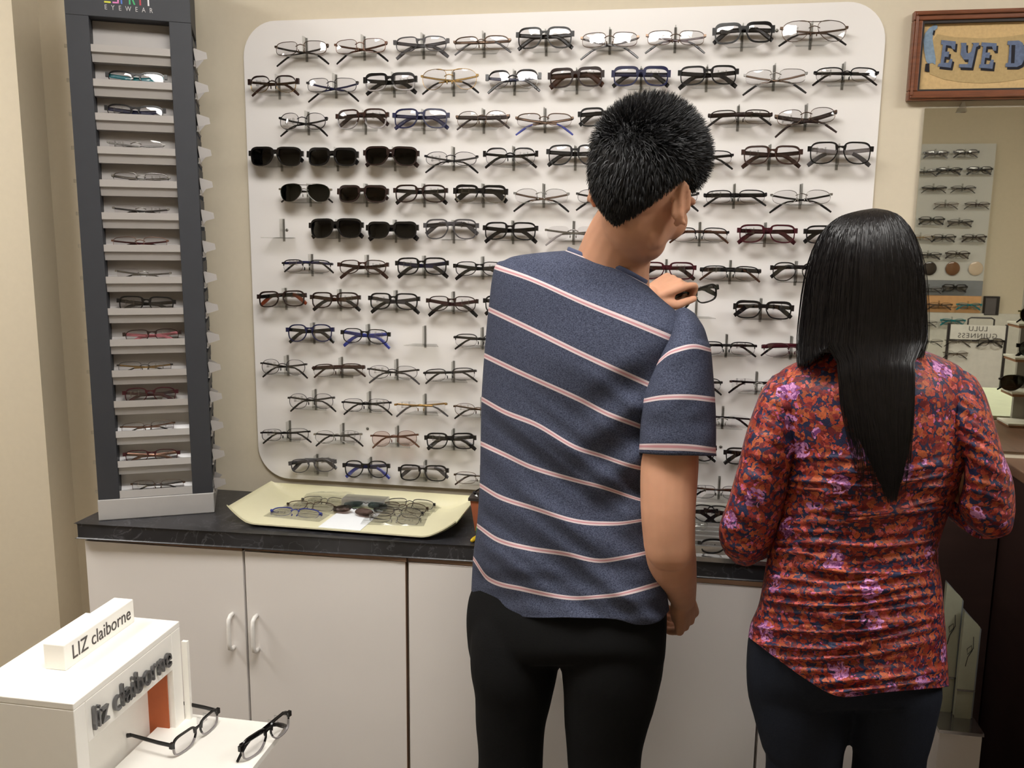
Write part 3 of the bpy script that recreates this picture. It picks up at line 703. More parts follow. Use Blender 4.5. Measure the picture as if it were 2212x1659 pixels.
for i, (px, py, Y, st, fc, lab) in enumerate([(1490, 1122, -.03, 'roundish', 'black', 'black rounded glasses behind the man\'s elbow on the steel tray'), (1582, 1120, -.03, 'roundish', 'black', 'black glasses on the steel tray, beside the woman\'s sleeve'), (1575, 1196, -.215, 'roundish', 'black', 'black thick glasses lying at the front of the steel tray')]):
    p = at(px, py, Y); glasses(Matrix.Translation((p.x, Y, CT+.021 if i < 2 else CT+.012)) @ Matrix.Rotation(math.radians(-20 if i < 2 else -60), 4, 'X'), st, fc, lab, 'glasses on the steel tray', None, None, 'clear', True, .006, tagon=1)
p = at(1505, 1142, -.12); mb = MB(); mb.ell((0, 0, .014), (.026, .02, .014), n=14, m=8)
for v in mb.v: v += Vector((noise.noise(v*150)*.006, noise.noise(v*150+Vector((5,5,5)))*.006, 0))
o = mb.obj('crumpled_bag', m_bag); o.location = (p.x, -.10, CT+.021); tag(o, 'crumpled clear plastic bag on the steel tray beside the man\'s elbow', 'bag')

# ------------------------------------------------------------------ needlework picture
m_wood = mat('frame_wood', srgb(112, 64, 40), .35, var=.25, scale=18, stretch=(1, 1, 8), coat=.2)
pic = empty('framed_needlework', (1.489, YB-.001, FL-.125), 'wooden framed needlework reading EYE D in blue letters on the wall at top right', 'picture')
PW, PH = .56, .189
mb = MB(); t1 = .020
for (a, b_, c, d) in ((0, 0, PW, t1), (0, PH-t1, PW, PH), (0, t1, t1, PH-t1), (PW-t1, t1, PW, PH-t1)):
    mb.box((a, -.020, b_), (c, 0, d))
for (a, b_, c, d) in ((.004, .004, PW-.004, .010), (.004, PH-.010, PW-.004, PH-.004), (.004, .01, .010, PH-.01), (PW-.010, .01, PW-.004, PH-.01)): mb.box((a, -.0245, b_), (c, -.020, d))
bevel(mb.obj('wooden_frame', m_wood, pic), .0025)
mb = MB()
for (a, b_, c, d) in ((t1, t1, PW-t1, t1+.004), (t1, PH-t1-.006, PW-t1, PH-t1), (t1, t1+.004, t1+.004, PH-t1-.006), (PW-t1-.004, t1+.004, PW-t1, PH-t1-.006)): mb.box((a, -.016, b_), (c, -.004, d))
mb.obj('inner_lip', mat('black_lip', srgb(30, 22, 20), .5), pic)
m_canvas = mat('canvas', srgb(196, 166, 118), .9, var=.08, scale=140, bump=.6)
m_canv2 = mat('canvas_scroll', srgb(172, 148, 104), .9, var=.08, scale=140, bump=.6)
mb = MB(); mb.box((t1, -.007, t1), (PW-t1, -.002, PH-t1)); mb.obj('canvas', m_canvas, pic)
def pp(px, py): q = at(px, py, YB-.008); return (q.x-1.489, q.z-(FL-.125))
sc_ = [(1998,62),(2020,74),(2060,79),(2120,83),(2212,76)]; sc2 = [(2212,172),(2160,178),(2120,180),(2060,177),(2022,170),(2000,160)]
poly = [pp(*q) for q in [(2024,74),(2060,80),(2120,83),(2170,80),(2212,74)]]; poly += [(PW-t1-.004, poly[-1][1]+.006), (PW-t1-.004, poly[-1][1]-.085)]
poly += [pp(*q) for q in [(2212,170),(2160,178),(2120,180),(2080,178),(2040,172),(2008,160),(2006,100)]]
mb = MB(); mb.prism(poly, -.0078, -.007); mb.obj('scroll_patch', m_canv2, pic)
m_bl = mat('thread_blue', srgb(92, 104, 130), .9, var=.15, scale=150, bump=.5); m_bl2 = mat('thread_pale_blue', srgb(120, 140, 160), .9, var=.15, scale=150); m_blk = mat('thread_black', srgb(24, 22, 30), .9)
mb = MB(); mb.prism([pp(*q) for q in [(2019,53),(2025,55),(2024,62),(2016,68),(2014,85),(2018,110),(2021,128),(2020,140),(2013,136),(2005,139),(2000,132),(1996,110),(1994,88),(1998,72),(2008,60)]], -.0086, -.0078); mb.obj('scroll_curl', m_bl2, pic)
mb = MB(); mb.prism([pp(*q) for q in [(1999,138),(2007,137),(2007,156),(1997,154)]], -.0092, -.0084); mb.prism([pp(*q) for q in [(2016,66),(2020,67),(2017,77),(2014,75)]], -.0092, -.0086); mb.obj('scroll_shadow', m_blk, pic)
LET = {  # outline bars in photo pixels
 'E': [[(2033,87),(2064,90),(2062,108),(2056,106),(2054,100),(2043,98),(2041,112),(2050,112),(2048,124),(2040,123),(2038,136),(2048,136),(2052,127),(2057,129),(2053,147),(2025,144),(2027,138),(2031,137),(2036,97),(2032,96)]],
 'Y': [[(2075,93),(2087,93),(2086,103),(2087,114),(2091,116),(2097,112),(2102,96),(2098,93),(2114,93),(2113,100),(2108,102),(2098,147),(2071,146),(2071,139),(2090,139),(2092,129),(2081,129),(2074,118),(2076,102)]],
 'E2': [[(2120,92),(2152,94),(2151,110),(2145,110),(2142,101),(2130,101),(2128,114),(2138,114),(2136,126),(2127,125),(2125,139),(2136,139),(2140,129),(2146,130),(2143,149),(2114,147),(2115,140),(2118,139),(2123,101),(2119,100)]],
 'D': [[(2176,89),(2200,88),(2208,93),(2212,104),(2213,125),(2206,140),(2196,145),(2171,145),(2172,137),(2177,136),(2180,98),(2175,97)]]}
for k, polys in LET.items():
    for P in polys:
        Q = [pp(*q) for q in P]
        mb = MB(); mb.prism([(a+.0042, b_-.0052) for a, b_ in Q], -.0088, -.0078); mb.obj('letter_shadow', m_blk, pic)
        mb = MB(); mb.prism(Q, -.0098, -.0088); mb.obj('letter', m_bl, pic)
mb = MB(); mb.prism([pp(*q) for q in [(2184,98),(2192,98),(2190,137),(2183,137)]], -.0104, -.0098); mb.obj('letter_hole', m_blk, pic)

# ------------------------------------------------------------------ wall mirror
def mirror_mat():
    m = bpy.data.materials.new('mirror_glass'); m.use_nodes = True; N = m.node_tree.nodes; b = N['Principled BSDF']
    no = N.new('ShaderNodeTexNoise'); no.inputs['Scale'].default_value = 3; mr = N.new('ShaderNodeMixRGB'); mr.inputs[1].default_value = (.80, .79, .71, 1); mr.inputs[2].default_value = (.79, .785, .70, 1)
    m.node_tree.links.new(no.outputs[0], mr.inputs[0]); m.node_tree.links.new(mr.outputs[0], b.inputs['Base Color'])
    b.inputs['Metallic'].default_value = 1; b.inputs['Roughness'].default_value = .012; return m
mir = empty('wall_mirror', (1.531, YB-.0005, FL-.925), 'frameless wall mirror right of the white board, reflecting the opposite wall of glasses', 'mirror')
mb = MB(); mb.box((0, -.006, .01), (.62, 0, .785)); mb.obj('mirror_glass', mirror_mat(), mir)
m_mclip = glassy('mirror_clip', (.9, .9, .9), 1.5, .05, 6)
mb = MB(); q = at(2078, 235, YB-.01); mb.prism([(q.x-1.531-.010, .775), (q.x-1.531+.010, .775), (q.x-1.531+.004, .796), (q.x-1.531-.002, .796)], -.014, -.006); mb.obj('clip', m_mclip, mir)

# ------------------------------------------------------------------ opposite wall, seen in the mirror
MY = YB-.0065
def vat(px, py, Yv):
    p = at(px, py, Yv); return Vector((p.x, 2*MY-Yv, p.z))
YV = 2*MY-YF                                       # virtual depth of the opposite wall
BF = YF+.03
m_far = mat('far_board', srgb(200, 200, 196), .4, var=.01)
tl = vat(1994, 306, YV-.03); trp = vat(2153, 310, YV-.03); bl_ = vat(2132, 607, YV-.03)
x0, x1 = tl.x-.9, trp.x
mb = MB(); mb.box((x0, YF+.001, bl_.z), (x1, BF, trp.z)); ob = mb.obj('panel_board', m_far); tag(ob, 'white panel of glasses on the opposite wall, seen in the mirror', 'display board')
zz = [vat(2132, y, YV-.03).z for y in (607, 640, 677, 836)]; zz[3] = vat(2130, 836, YV-.30).z+.002
for nmm, a, b_, c, lab in (('blue_grey_panel', zz[0], zz[1], srgb(128, 132, 138), 'blue-grey strip panel below the lens samples, seen in the mirror'), ('orange_panel', zz[1], zz[2], srgb(215, 165, 115), 'pale orange strip panel seen in the mirror'), ('lower_panel', zz[2], zz[3], srgb(205, 203, 195), 'white lower panel behind the brand sign, seen in the mirror')):
    mb = MB(); mb.box((x0, YF+.001, b_), (x1 if 'low' not in nmm else x1+.25, BF, a-.001)); tag(mb.obj(nmm, mat(nmm, c, .5)), lab, 'panel')
def farglasses(px, py, st, fc, lab, tc=None, lens='clear', drop=.006, grp='glasses on the opposite wall'):
    p = vat(px, py, YV-.075)
    M = Matrix.Translation((p.x, BF+.040, p.z-.018)) @ Matrix.Rotation(math.pi, 4, 'Z') @ Matrix.Rotation(math.radians(-3), 4, 'X')
    glasses(M, st, fc, lab+', seen in the mirror', grp, tc, None, lens, True, drop)
    mb = MB(); mb.box((-.04, -.038, -.002), (.04, .0, 0)); mb.box((-.002, -.038, 0), (.002, -.02, .045)); h = mb.obj('shelf_peg', m_acry); h.location = (p.x, BF+.0385, p.z-.0185)
    tag(h, 'clear holder under the '+lab, 'holder', 'clear holders on the opposite wall')
FG = [(2024,331,'slim','gunmetal','grey glasses at the left of the top row',None),(2089,331,'brow','black','black browline glasses at the right of the top row',None),
 (2000,370,'half','black','black half glasses at the mirror edge, second row',None),(2052,368,'cat','black','black cat-eye glasses in the second row',None),(2118,368,'rect','black','black shiny glasses ending the second row',None),
 (2020,406,'half','black','black half-rim glasses in the third row','black*'),(2083,406,'half','gunmetal','thin grey glasses in the third row',None),
 (2046,441,'mrect','bronze','bronze wire glasses in the fourth row',None),(2113,441,'half','brown','brown half-rim glasses ending the fourth row',None),
 (2014,478,'tall','black','black square glasses in the fifth row','black*'),(2076,480,'slim','gunmetal','slim dark glasses in the fifth row',None),
 (2040,515,'roundish','black','rounded black glasses in the sixth row',None),(2106,515,'roundish','darkbrown','rounded brown glasses ending the sixth row',None),(1992,512,'mrect','gold','gold wire glasses at the mirror edge, sixth row',None),
 (2008,551,'slim','black','slim black glasses in the seventh row',None),(2070,551,'roundish','darkbrown','dark glasses above the brown lens sample',None),
 (2010,624,'mrect','gunmetal','grey glasses on the blue-grey strip',None),(2064,623,'thick','black','bold black glasses on the blue-grey strip','black*'),
 (2032,660,'slim','bronze','bronze glasses on the orange strip',None),(2095,661,'cat','teal','turquoise glasses on the orange strip','teal'),
 (2000,697,'mrect','gunmetal','grey wire glasses beside the woman\'s hair',None),(2060,695,'cat','teal','turquoise cat-eye glasses behind the sign',None)]
for (px, py, st, fc, lab, tc) in FG: farglasses(px, py, st, fc, lab, tc)
for px, c, lab in ((2008, (.02,.012,.01), 'very dark brown'), (2058, (.16,.07,.03), 'mid brown'), (2108, (.62,.50,.38), 'pale beige')):
    p = vat(px, 580, YV-.04)
    nm_ = 'sample_'+lab.replace(' ', '_'); mm = mat(nm_, c, .12, var=.03, coat=.6)
    mb = MB(); mb.ell((0, 0, 0), (.040, .006, .040), n=28, m=14); o = mb.obj('lens_sample', mm); o.location = (p.x, BF+.009, p.z)
    tag(o, f'round {lab} lens sample on the opposite wall, seen in the mirror', 'lens sample', 'round lens samples')
p = vat(2144, 661, YV-.04); mb = MB(); mb.box((-.040, 0, -.055), (.040, .03, .055)); r = empty('card_holder', (p.x, YF+.001, p.z), 'black card holder on the opposite wall, seen in the mirror', 'card holder')
mb.obj('holder_body', mat('card_black', srgb(30, 24, 26), .5), r); mb = MB(); mb.box((-.038, .03, -.05), (.02, .036, .045)); mb.obj('card_stack', mat('card_grey', srgb(90, 86, 88), .5), r)
# counter in front of the opposite wall
ca = vat(2130, 836, YV-.30)
mb = MB(); mb.box((1.9, YF+.002, ca.z-.17), (XR-.003, YF+.34, ca.z)); o = mb.obj('display_counter', mat('counter_offwhite', srgb(196, 200, 178), .35)); bevel(o, .003); tag(o, 'pale counter along the opposite wall, seen in the mirror', 'counter')
mb = MB(); mb.box((1.9, YF+.002, 0), (XR-.003, YF+.32, ca.z-.171)); o = mb.obj('counter_front', mat('counter_wood', srgb(122, 84, 62), .5, var=.2, scale=12, stretch=(1, 1, 6))); tag(o, 'brown wooden base under the pale counter, seen in the mirror', 'cabinet')
# lettered sign on a stand
sv = YV-.62
a = vat(2050, 702, sv); b_ = vat(2172, 735, sv); cx = (a.x+b_.x)/2; cz = (a.z+b_.z)/2; sw = (b_.x-a.x)/2
r = empty('brand_sign_stand', (cx, a.y, ca.z), 'black-framed table stand with white sign reading LULU GUINNESS, seen in the mirror', 'sign')
hb = cz-ca.z; m_sb = mat('stand_black', srgb(34, 28, 32), .4)
mb = MB()
for s in (-1, 1): mb.box((s*sw-.006, -.006, 0), (s*sw+.006, .006, hb+.045))
mb.box((-sw, -.006, hb-.048), (sw, .006, hb-.038)); mb.box((-sw-.01, -.05, -.0), (sw+.01, .05, .012)); mb.tube([(-sw*.35, 0, hb+.036), (-sw*.35, 0, hb+.07), (-sw*.25, 0, hb+.078), (sw*.45, 0, hb+.078), (sw*.55, 0, hb+.07), (sw*.55, 0, hb+.036)], .004, 8)
mb.obj('stand_frame', m_sb, r)
mb = MB(); mb.box((-sw+.007, -.008, hb-.037), (sw-.007, .010, hb+.040)); mb.obj('sign_board', mat('sign_white', srgb(214, 212, 205), .4), r)
RB = Matrix.Rotation(math.pi, 4, 'Z') @ FR
m_lt = mat('sign_letters', srgb(70, 66, 64), .5)
text_mesh('LULU', .036, .0006, m_lt, 'lettering', r, Matrix.Translation((0, .0108, hb+.020)) @ RB, spacing=1.15)
text_mesh('GUINNESS', .036, .0006, m_lt, 'lettering', r, Matrix.Translation((0, .0108, hb-.017)) @ RB, spacing=1.2)
mb = MB(); mb.box((-sw+.01, -.006, .0125), (sw-.01, -.002, hb-.05)); mb.obj('back_card', mat('sign_card', srgb(208, 205, 198), .4), r)
for (px, py, st, fc, lab) in ((2072, 738, 'rimless', 'silver', 'shiny rimless glasses below the sign'), (2142, 741, 'roundish', 'black', 'small black glasses below the right of the sign'), (2010, 738, 'mrect', 'gunmetal', 'thin grey glasses left of the sign'), (2066, 766, 'mround', 'bronze', 'thin bronze glasses lowest beside the sign')):
    p = vat(px, py, sv-.03)
    M = Matrix.Translation((p.x, a.y+.022, p.z-.018)) @ Matrix.Rotation(math.pi, 4, 'Z') @ Matrix.Rotation(math.radians(-6), 4, 'X')
    glasses(M, st, fc, lab+', seen in the mirror', 'glasses on the sign stand', None, None, 'clear', True, .008)
# sunglasses rack standing on the desk, out of the frame but seen in the mirror
rv = .45; P0 = vat(2190, 850, rv)
rk = empty('sunglasses_rack', (P0.x, P0.y, 1.1005), 'white stepped rack with sunglasses on the desk, seen at the right of the mirror', 'display stand')
m_sh = mat('shelf_white', srgb(228, 228, 214), .35); m_shw = mat('shelf_wood', srgb(150, 108, 78), .5, var=.15)
mb = MB(); mb.box((.02, -.062, .0), (.17, -.05, .42)); mb.obj('rack_back', mat('rack_grey', srgb(150, 148, 140), .5), rk)
for i, (px, py) in enumerate(((2190, 700), (2182, 772), (2175, 846), (2166, 925))):
    p = vat(px, py, rv); dx = p.x-P0.x; z = max(.006, p.z-1.1005)
    mb = MB(); mb.box((dx, -.05, z-.001), (dx+.17, .035, z+.004)); mb.obj('shelf', m_sh, rk)
    mb = MB(); mb.box((dx+.002, -.049, max(0, z-.008)), (dx+.168, .034, z-.001)); mb.obj('shelf_edge', m_shw, rk)
    if i < 3:
        col = [('olive', 'ambertint'), ('blackmetal', 'greygreen'), ('blackmetal', 'ambertint')][i]
        lx = vat((2193, 2189, 2150)[i], py, rv).x+.071
        glasses(Matrix.Translation((lx, P0.y+(.012 if i < 2 else .022), 1.1005+z+.005)) @ Matrix.Rotation(math.pi+[-.1, .05, .1][i], 4, 'Z'), 'aviator' if i != 1 else 'roundish', col[0], ['olive teardrop sunglasses on the top rack shelf, seen in the mirror', 'dark round sunglasses on the second rack shelf, seen in the mirror', 'brown teardrop sunglasses on the third rack shelf, seen in the mirror'][i], 'sunglasses on the mirrored rack', None, None, col[1], True, .006, name='sunglasses')

# ------------------------------------------------------------------ dark wooden desk panels at the right
m_dark = mat('dark_mahogany', srgb(46, 30, 27), .42, var=.15, scale=10, stretch=(1, 1, 5), coat=.05)
mb = MB(); mb.box((0, -.05, 0), (.197, -.001, 1.085)); o = mb.obj('wooden_wall_panel', m_dark); o.location = (1.563, YB, 0); bevel(o, .002); tag(o, 'dark brown wooden panel against the wall between the worktop and the desk', 'panel')
dk = empty('dispensing_desk', (1.762, 0, 0), 'dark brown wooden desk under the mirror at the right edge', 'desk')
mb = MB(); mb.box((.004, -.90, 0), (.62, .046, 1.075)); bevel(mb.obj('desk_body', m_dark, dk), .002)
mb = MB(); mb.box((0, -1.0, 1.075), (.64, .047, 1.100)); bevel(mb.obj('desk_top', mat('desk_top_wood', srgb(104, 76, 58), .4, var=.2, scale=10, stretch=(5, 1, 1)), dk), .003)
mb = MB(); mb.box((.03, -.96, 1.1005), (.6, -.436, 1.112)); bevel(mb.obj('desk_pad', mat('pale_green_pad', srgb(196, 204, 176), .3), dk), .002)
# two slanted acrylic display strips on a white plinth
pl = empty('display_plinth', (1.60, -.30, 0), 'low white plinth behind the woman at the right, carrying two slanted signs', 'plinth')
zb = at(2075, 1545, -.30).z
mb = MB(); mb.box((-.045, -.06, 0), (.036, .055, zb-.008)); bevel(mb.obj('plinth_body', m_white, pl), .002)
mb = MB(); mb.box((-.048, -.065, zb-.008), (.037, .06, zb-.001)); mb.obj('plinth_top', m_steel, pl)
m_str = mat('frosted_green_strip', srgb(158, 160, 140), .45, var=.05, scale=50); m_sted = mat('strip_edge', srgb(120, 128, 134), .3)
for k, (xa, xb, ya, yt, dxx) in enumerate((((2047, 2082, 1262, 1545, -.29)), ((2085, 2118, 1323, 1548, -.31)))):
    p0 = at(xa, ya, dxx); p1 = at(xb-4, ya+32, dxx)
    r = empty('slanted_sign', (p0.x, dxx, zb), ['taller pale green sign with slanted top and signature, at the left', 'shorter pale green sign with slanted top and signature, at the right'][k], 'display', 'slanted signs')
    wdt = .030; h0 = p0.z-zb; h1 = p1.z-zb
    mb = MB(); mb.prism([(0, 0), (wdt, 0), (wdt, h1), (0, h0)], 0, .012, 'y', 0, Matrix.Rotation(math.radians(0), 4, 'Z')); bevel(mb.obj('blade', m_str, r), .001)
    mb = MB(); mb.prism([(wdt-.001, 0), (wdt+.004, 0), (wdt+.004, h1-.004), (-.0, h0+.004), (0, h0), (wdt-.001, h1)], .001, .014, 'y'); mb.obj('blade_edge', m_sted, r)
    mb = MB(); zc_ = h1*.72
    pts = [(.010, -.0012, zc_-.03), (.013, -.0012, zc_-.01), (.020, -.0012, zc_+.005), (.018, -.0012, zc_+.016), (.010, -.0012, zc_+.008), (.012, -.0012, zc_-.004), (.022, -.0012, zc_+.01), (.020, -.0012, zc_+.035)]
    mb.tube(pts, .0006, 5); mb.obj('signature', m_blk, r)
    mb = MB(); mb.box((-.001, -.003, h1*.30), (wdt+.003, 0, h1*.30+.003)); mb.obj('cross_bar', m_steel, r)

# ------------------------------------------------------------------ lettered white display box, bottom left
m_lw = mat('display_white', srgb(250, 247, 240), .5, var=.008)
LZ = .83
lc = Vector((.045, -.923, 0)); XL0, XL1, YL0, YL1 = -.166, .042, -.925, -.602
liz = empty('brand_display', ((XL0+XL1)/2, (YL0+YL1)/2, 0), 'white display box with liz claiborne lettering at the bottom left, nearest the camera', 'display stand')
ox, oy = (XL0+XL1)/2, (YL0+YL1)/2; hx, hy = (XL1-XL0)/2, (YL1-YL0)/2
mb = MB(); mb.box((-hx, -hy, LZ-.012), (hx, hy, LZ)); mb.box((-hx, -hy, .25), (-hx+.012, hy, LZ-.012)); mb.box((-hx+.012, -hy, .25), (hx, -hy+.03, LZ-.012)); mb.box((-hx+.012, hy-.032, .25), (hx, hy, LZ-.012)); mb.box((hx-.062, -hy+.03, .25), (hx-.056, hy-.032, LZ-.012))
mb.box((hx-.012, -hy+.03, LZ-.088), (hx, hy-.032, LZ-.012)); mb.box((-hx, -hy, .22), (hx+.20, hy+.02, .25)); mb.box((-hx*.6, -hy*.6, 0), (hx*.6, hy*.6, .22))
bevel(mb.obj('case', m_lw, liz), .0015)
mb = MB(); mb.box((hx-.056, hy-.036, .25), (hx-.013, hy-.033, LZ-.013)); mb.obj('orange_panel', mat('orange_panel_box', srgb(185, 95, 50), .5), liz)
mb = MB(); mb.box((hx, hy+.002, .25), (hx+.012, hy+.010, LZ-.045)); mb.obj('side_post', m_lw, liz)
RR = Matrix.Rotation(math.pi/2, 4, 'Z') @ FR       # text facing +x, reading toward +y
m_chrome = mat('chrome_letters', srgb(120, 120, 122), .22, .9); m_let = mat('dark_letters', srgb(70, 64, 62), .5)
text_mesh('liz claiborne', .062, .003, m_chrome, 'raised_lettering', liz, Matrix.Translation((hx+.0045, -.002, LZ-.052)) @ RR, sx=.80)
# sign block on top
blk = empty('name_block', (-.064, -.722, LZ), 'thick white name block reading LIZ claiborne, standing on the white display box', 'sign')
mb = MB(); mb.box((-.021, -.106, 0), (.021, .100, .048)); bevel(mb.obj('block', m_lw, blk), .002)
text_mesh('LIZ claiborne', .038, .0004, m_let, 'lettering', blk, Matrix.Translation((.0215, .0, .024)) @ RR, sx=.86)
# lower white shelf and glasses on it
mb = MB(); mb.box((-.05, -.30, -.012), (.20, .04, 0)); sh = mb.obj('glasses_shelf', m_lw, liz)
q = at(560, 1584, -.62); sh.matrix_local = Matrix.Translation((q.x-.16-ox, -.62-oy, q.z))
SZ = q.z
for i, (px, py, Yg, rz, fold, st, fc, tc, lab) in enumerate(((470, 1550, -.66, 72, False, 'rect', 'black', 'black*', 'black open glasses beside the white display box, temples pointing left'), (578, 1552, -.64, 66, True, 'tall', 'black', 'black', 'folded black and clear glasses at the right end of the display shelf'))):
    p = at(px, py, Yg)
    if i == 0: M = Matrix.Translation((p.x-.035, Yg-.01, SZ+.001)) @ Matrix.Rotation(math.radians(80), 4, 'Z')
    else: M = Matrix.Translation((p.x+.012, Yg-.02, SZ+.001)) @ Matrix.Rotation(math.radians(74), 4, 'Z')
    glasses(M, st, fc, lab, 'glasses on the white display', tc, None, 'clear', fold, .006, low='crystal', tagon=2)
#PART3
# ------------------------------------------------------------------ people
def plerp(poly, t):
    x0, x1 = poly[0][0], poly[-1][0]; x = x0+(x1-x0)*t; n = len(poly)
    for i in range(n-1):
        if x <= poly[i+1][0] or i == n-2:
            a = poly[max(i-1, 0)]; b = poly[i]; c = poly[i+1]; d = poly[min(i+2, n-1)]
            u = (x-b[0])/max(1e-6, c[0]-b[0])
            m0 = (c[1]-a[1])/max(1e-6, c[0]-a[0]); m1 = (d[1]-b[1])/max(1e-6, d[0]-b[0]); h = c[0]-b[0]
            y = (2*u**3-3*u**2+1)*b[1]+(u**3-2*u**2+u)*h*m0+(-2*u**3+3*u**2)*c[1]+(u**3-u**2)*h*m1
            return x, y
class Loft:
    """rows: (v, polyline in photo pixels, Y at left, Y at right, bulge to camera, bulge away)"""
    def __init__(s, rows): s.rows = rows
    def ev(s, v, t):
        R = s.rows; i = 0
        while i < len(R)-2 and v > R[i+1][0]: i += 1
        u = min(1, max(0, (v-R[i][0])/(R[i+1][0]-R[i][0])))
        idx = [max(i-1, 0), i, i+1, min(i+2, len(R)-1)]
        P = []
        for k in idx:
            x, y = plerp(R[k][1], t); P.append((x, y, R[k][2]+(R[k][3]-R[k][2])*t, R[k][4], R[k][5]))
        return [cr(P[0][j], P[1][j], P[2][j], P[3][j], u) for j in range(5)]
    def pt(s, v, phi, disp=None, sharp=.9):
        t = (1-math.cos(phi))/2; x, y, Y, b, f = s.ev(v, t)
        sn = math.sin(phi); k = math.copysign(abs(sn)**sharp, sn)
        Yp = Y-(b*k if sn >= 0 else f*k)
        if disp and sn >= 0: Yp -= disp(x, y)*min(1, sn*2.5)
        return at(x, y, Yp)
    def add(s, mb, nv=60, nphi=64, disp=None, v0=None, v1=None, caps=(True, True), vmap=None, mi=0):
        v0 = s.rows[0][0] if v0 is None else v0; v1 = s.rows[-1][0] if v1 is None else v1
        o = len(mb.v)
        for j in range(nv+1):
            v = v0+(v1-v0)*j/nv
            for i in range(nphi):
                ph = 2*math.pi*i/nphi
                mb.uv[len(mb.v)] = (i/nphi, vmap(v) if vmap else v); mb.v.append(s.pt(v, ph, disp))
        for j in range(nv):
            for i in range(nphi):
                a = o+j*nphi+i; b = o+j*nphi+(i+1) % nphi
                mb.f.append([a, a+nphi, b+nphi, b]); mb.m.append(mi); mb.sm.append(True)
        if caps[0]: mb.f.append([o+i for i in range(nphi)]); mb.m.append(mi); mb.sm.append(False)
        if caps[1]: mb.f.append([o+nv*nphi+i for i in range(nphi-1, -1, -1)]); mb.m.append(mi); mb.sm.append(False)
        return o
def remesh(o, vs, it=2):
    m = o.modifiers.new('remesh', 'REMESH'); m.mode = 'VOXEL'; m.voxel_size = vs; m.use_smooth_shade = True
    m = o.modifiers.new('smooth', 'SMOOTH'); m.iterations = it; m.factor = .5
    return o
def skin_mat(name, col):
    m = mat(name, col, .62, var=.07, scale=22, bump=.15, spec=.28); b = m.node_tree.nodes['Principled BSDF']
    b.inputs['Subsurface Weight'].default_value = .12; b.inputs['Subsurface Radius'].default_value = (.01, .004, .002); b.inputs['Subsurface Scale'].default_value = .5
    return m
def head_frame(c, yaw, pitch, roll, s):
    R = Matrix.Rotation(math.radians(-yaw), 4, 'Z') @ Matrix.Rotation(math.radians(roll), 4, 'Y') @ Matrix.Rotation(math.radians(-pitch), 4, 'X')
    return Matrix.Translation(c) @ R @ Matrix.Scale(s, 4)
def add_head(mb, M):
    E = lambda c, r, R=None: mb.ell(c, r, M, 20, 14, 0, R)
    E((0, -.014, .026), (.075, .094, .088)); E((0, .022, -.018), (.066, .072, .085)); E((0, .040, -.068), (.052, .050, .040)); E((0, .074, -.090), (.022, .018, .017))
    for s in (-1, 1):
        E((s*.036, .066, -.022), (.028, .026, .030)); E((s*.030, .086, .026), (.026, .012, .010)); E((s*.044, .020, -.056), (.016, .032, .028))
        Re = Matrix.Rotation(math.radians(s*-24), 3, 'Z')
        E((s*.081, -.008, -.010), (.0045, .019, .030), Re)
        P = [];  # ear rim
        for k in range(9):
            a = math.radians(-100+k*38); P.append(M @ (Vector((s*.083, -.008, -.008))+Re @ Vector((s*.004, -math.cos(a-1.2)*.018, math.sin(a-.2)*.029))))
        mb.tube(P, .0042, 8); E((s*.080, .004, -.036), (.005, .008, .009))
    mb.tube([M @ Vector(p) for p in ((0, .088, .012), (0, .098, -.004), (0, .110, -.022), (0, .114, -.032))], [.006, .008, .010, .011], 10)
    for s in (-1, 1): E((s*.010, .103, -.034), (.008, .009, .007))
    E((0, .092, -.057), (.022, .010, .0055)); E((0, .090, -.066), (.020, .010, .0060))
def add_face_parts(parent, M, hairm):
    m_eye = mat('eye_white', srgb(230, 226, 220), .2); m_iris = mat('eye_dark', srgb(40, 26, 20), .2)
    for s in (-1, 1):
        mb = MB(); mb.ell((s*.031, .083, .004), (.0125, .0125, .011), M, 16, 12); mb.ell((s*.031, .0915, .004), (.0055, .0045, .0055), M, 12, 8, 1)
        mb.obj('eye', [m_eye, m_iris], parent)
        mb = MB(); mb.tube([M @ Vector(p) for p in ((s*.012, .098, .022), (s*.030, .099, .028), (s*.050, .086, .022))], [.0025, .0035, .0018], 8); mb.obj('eyebrow', hairm, parent)
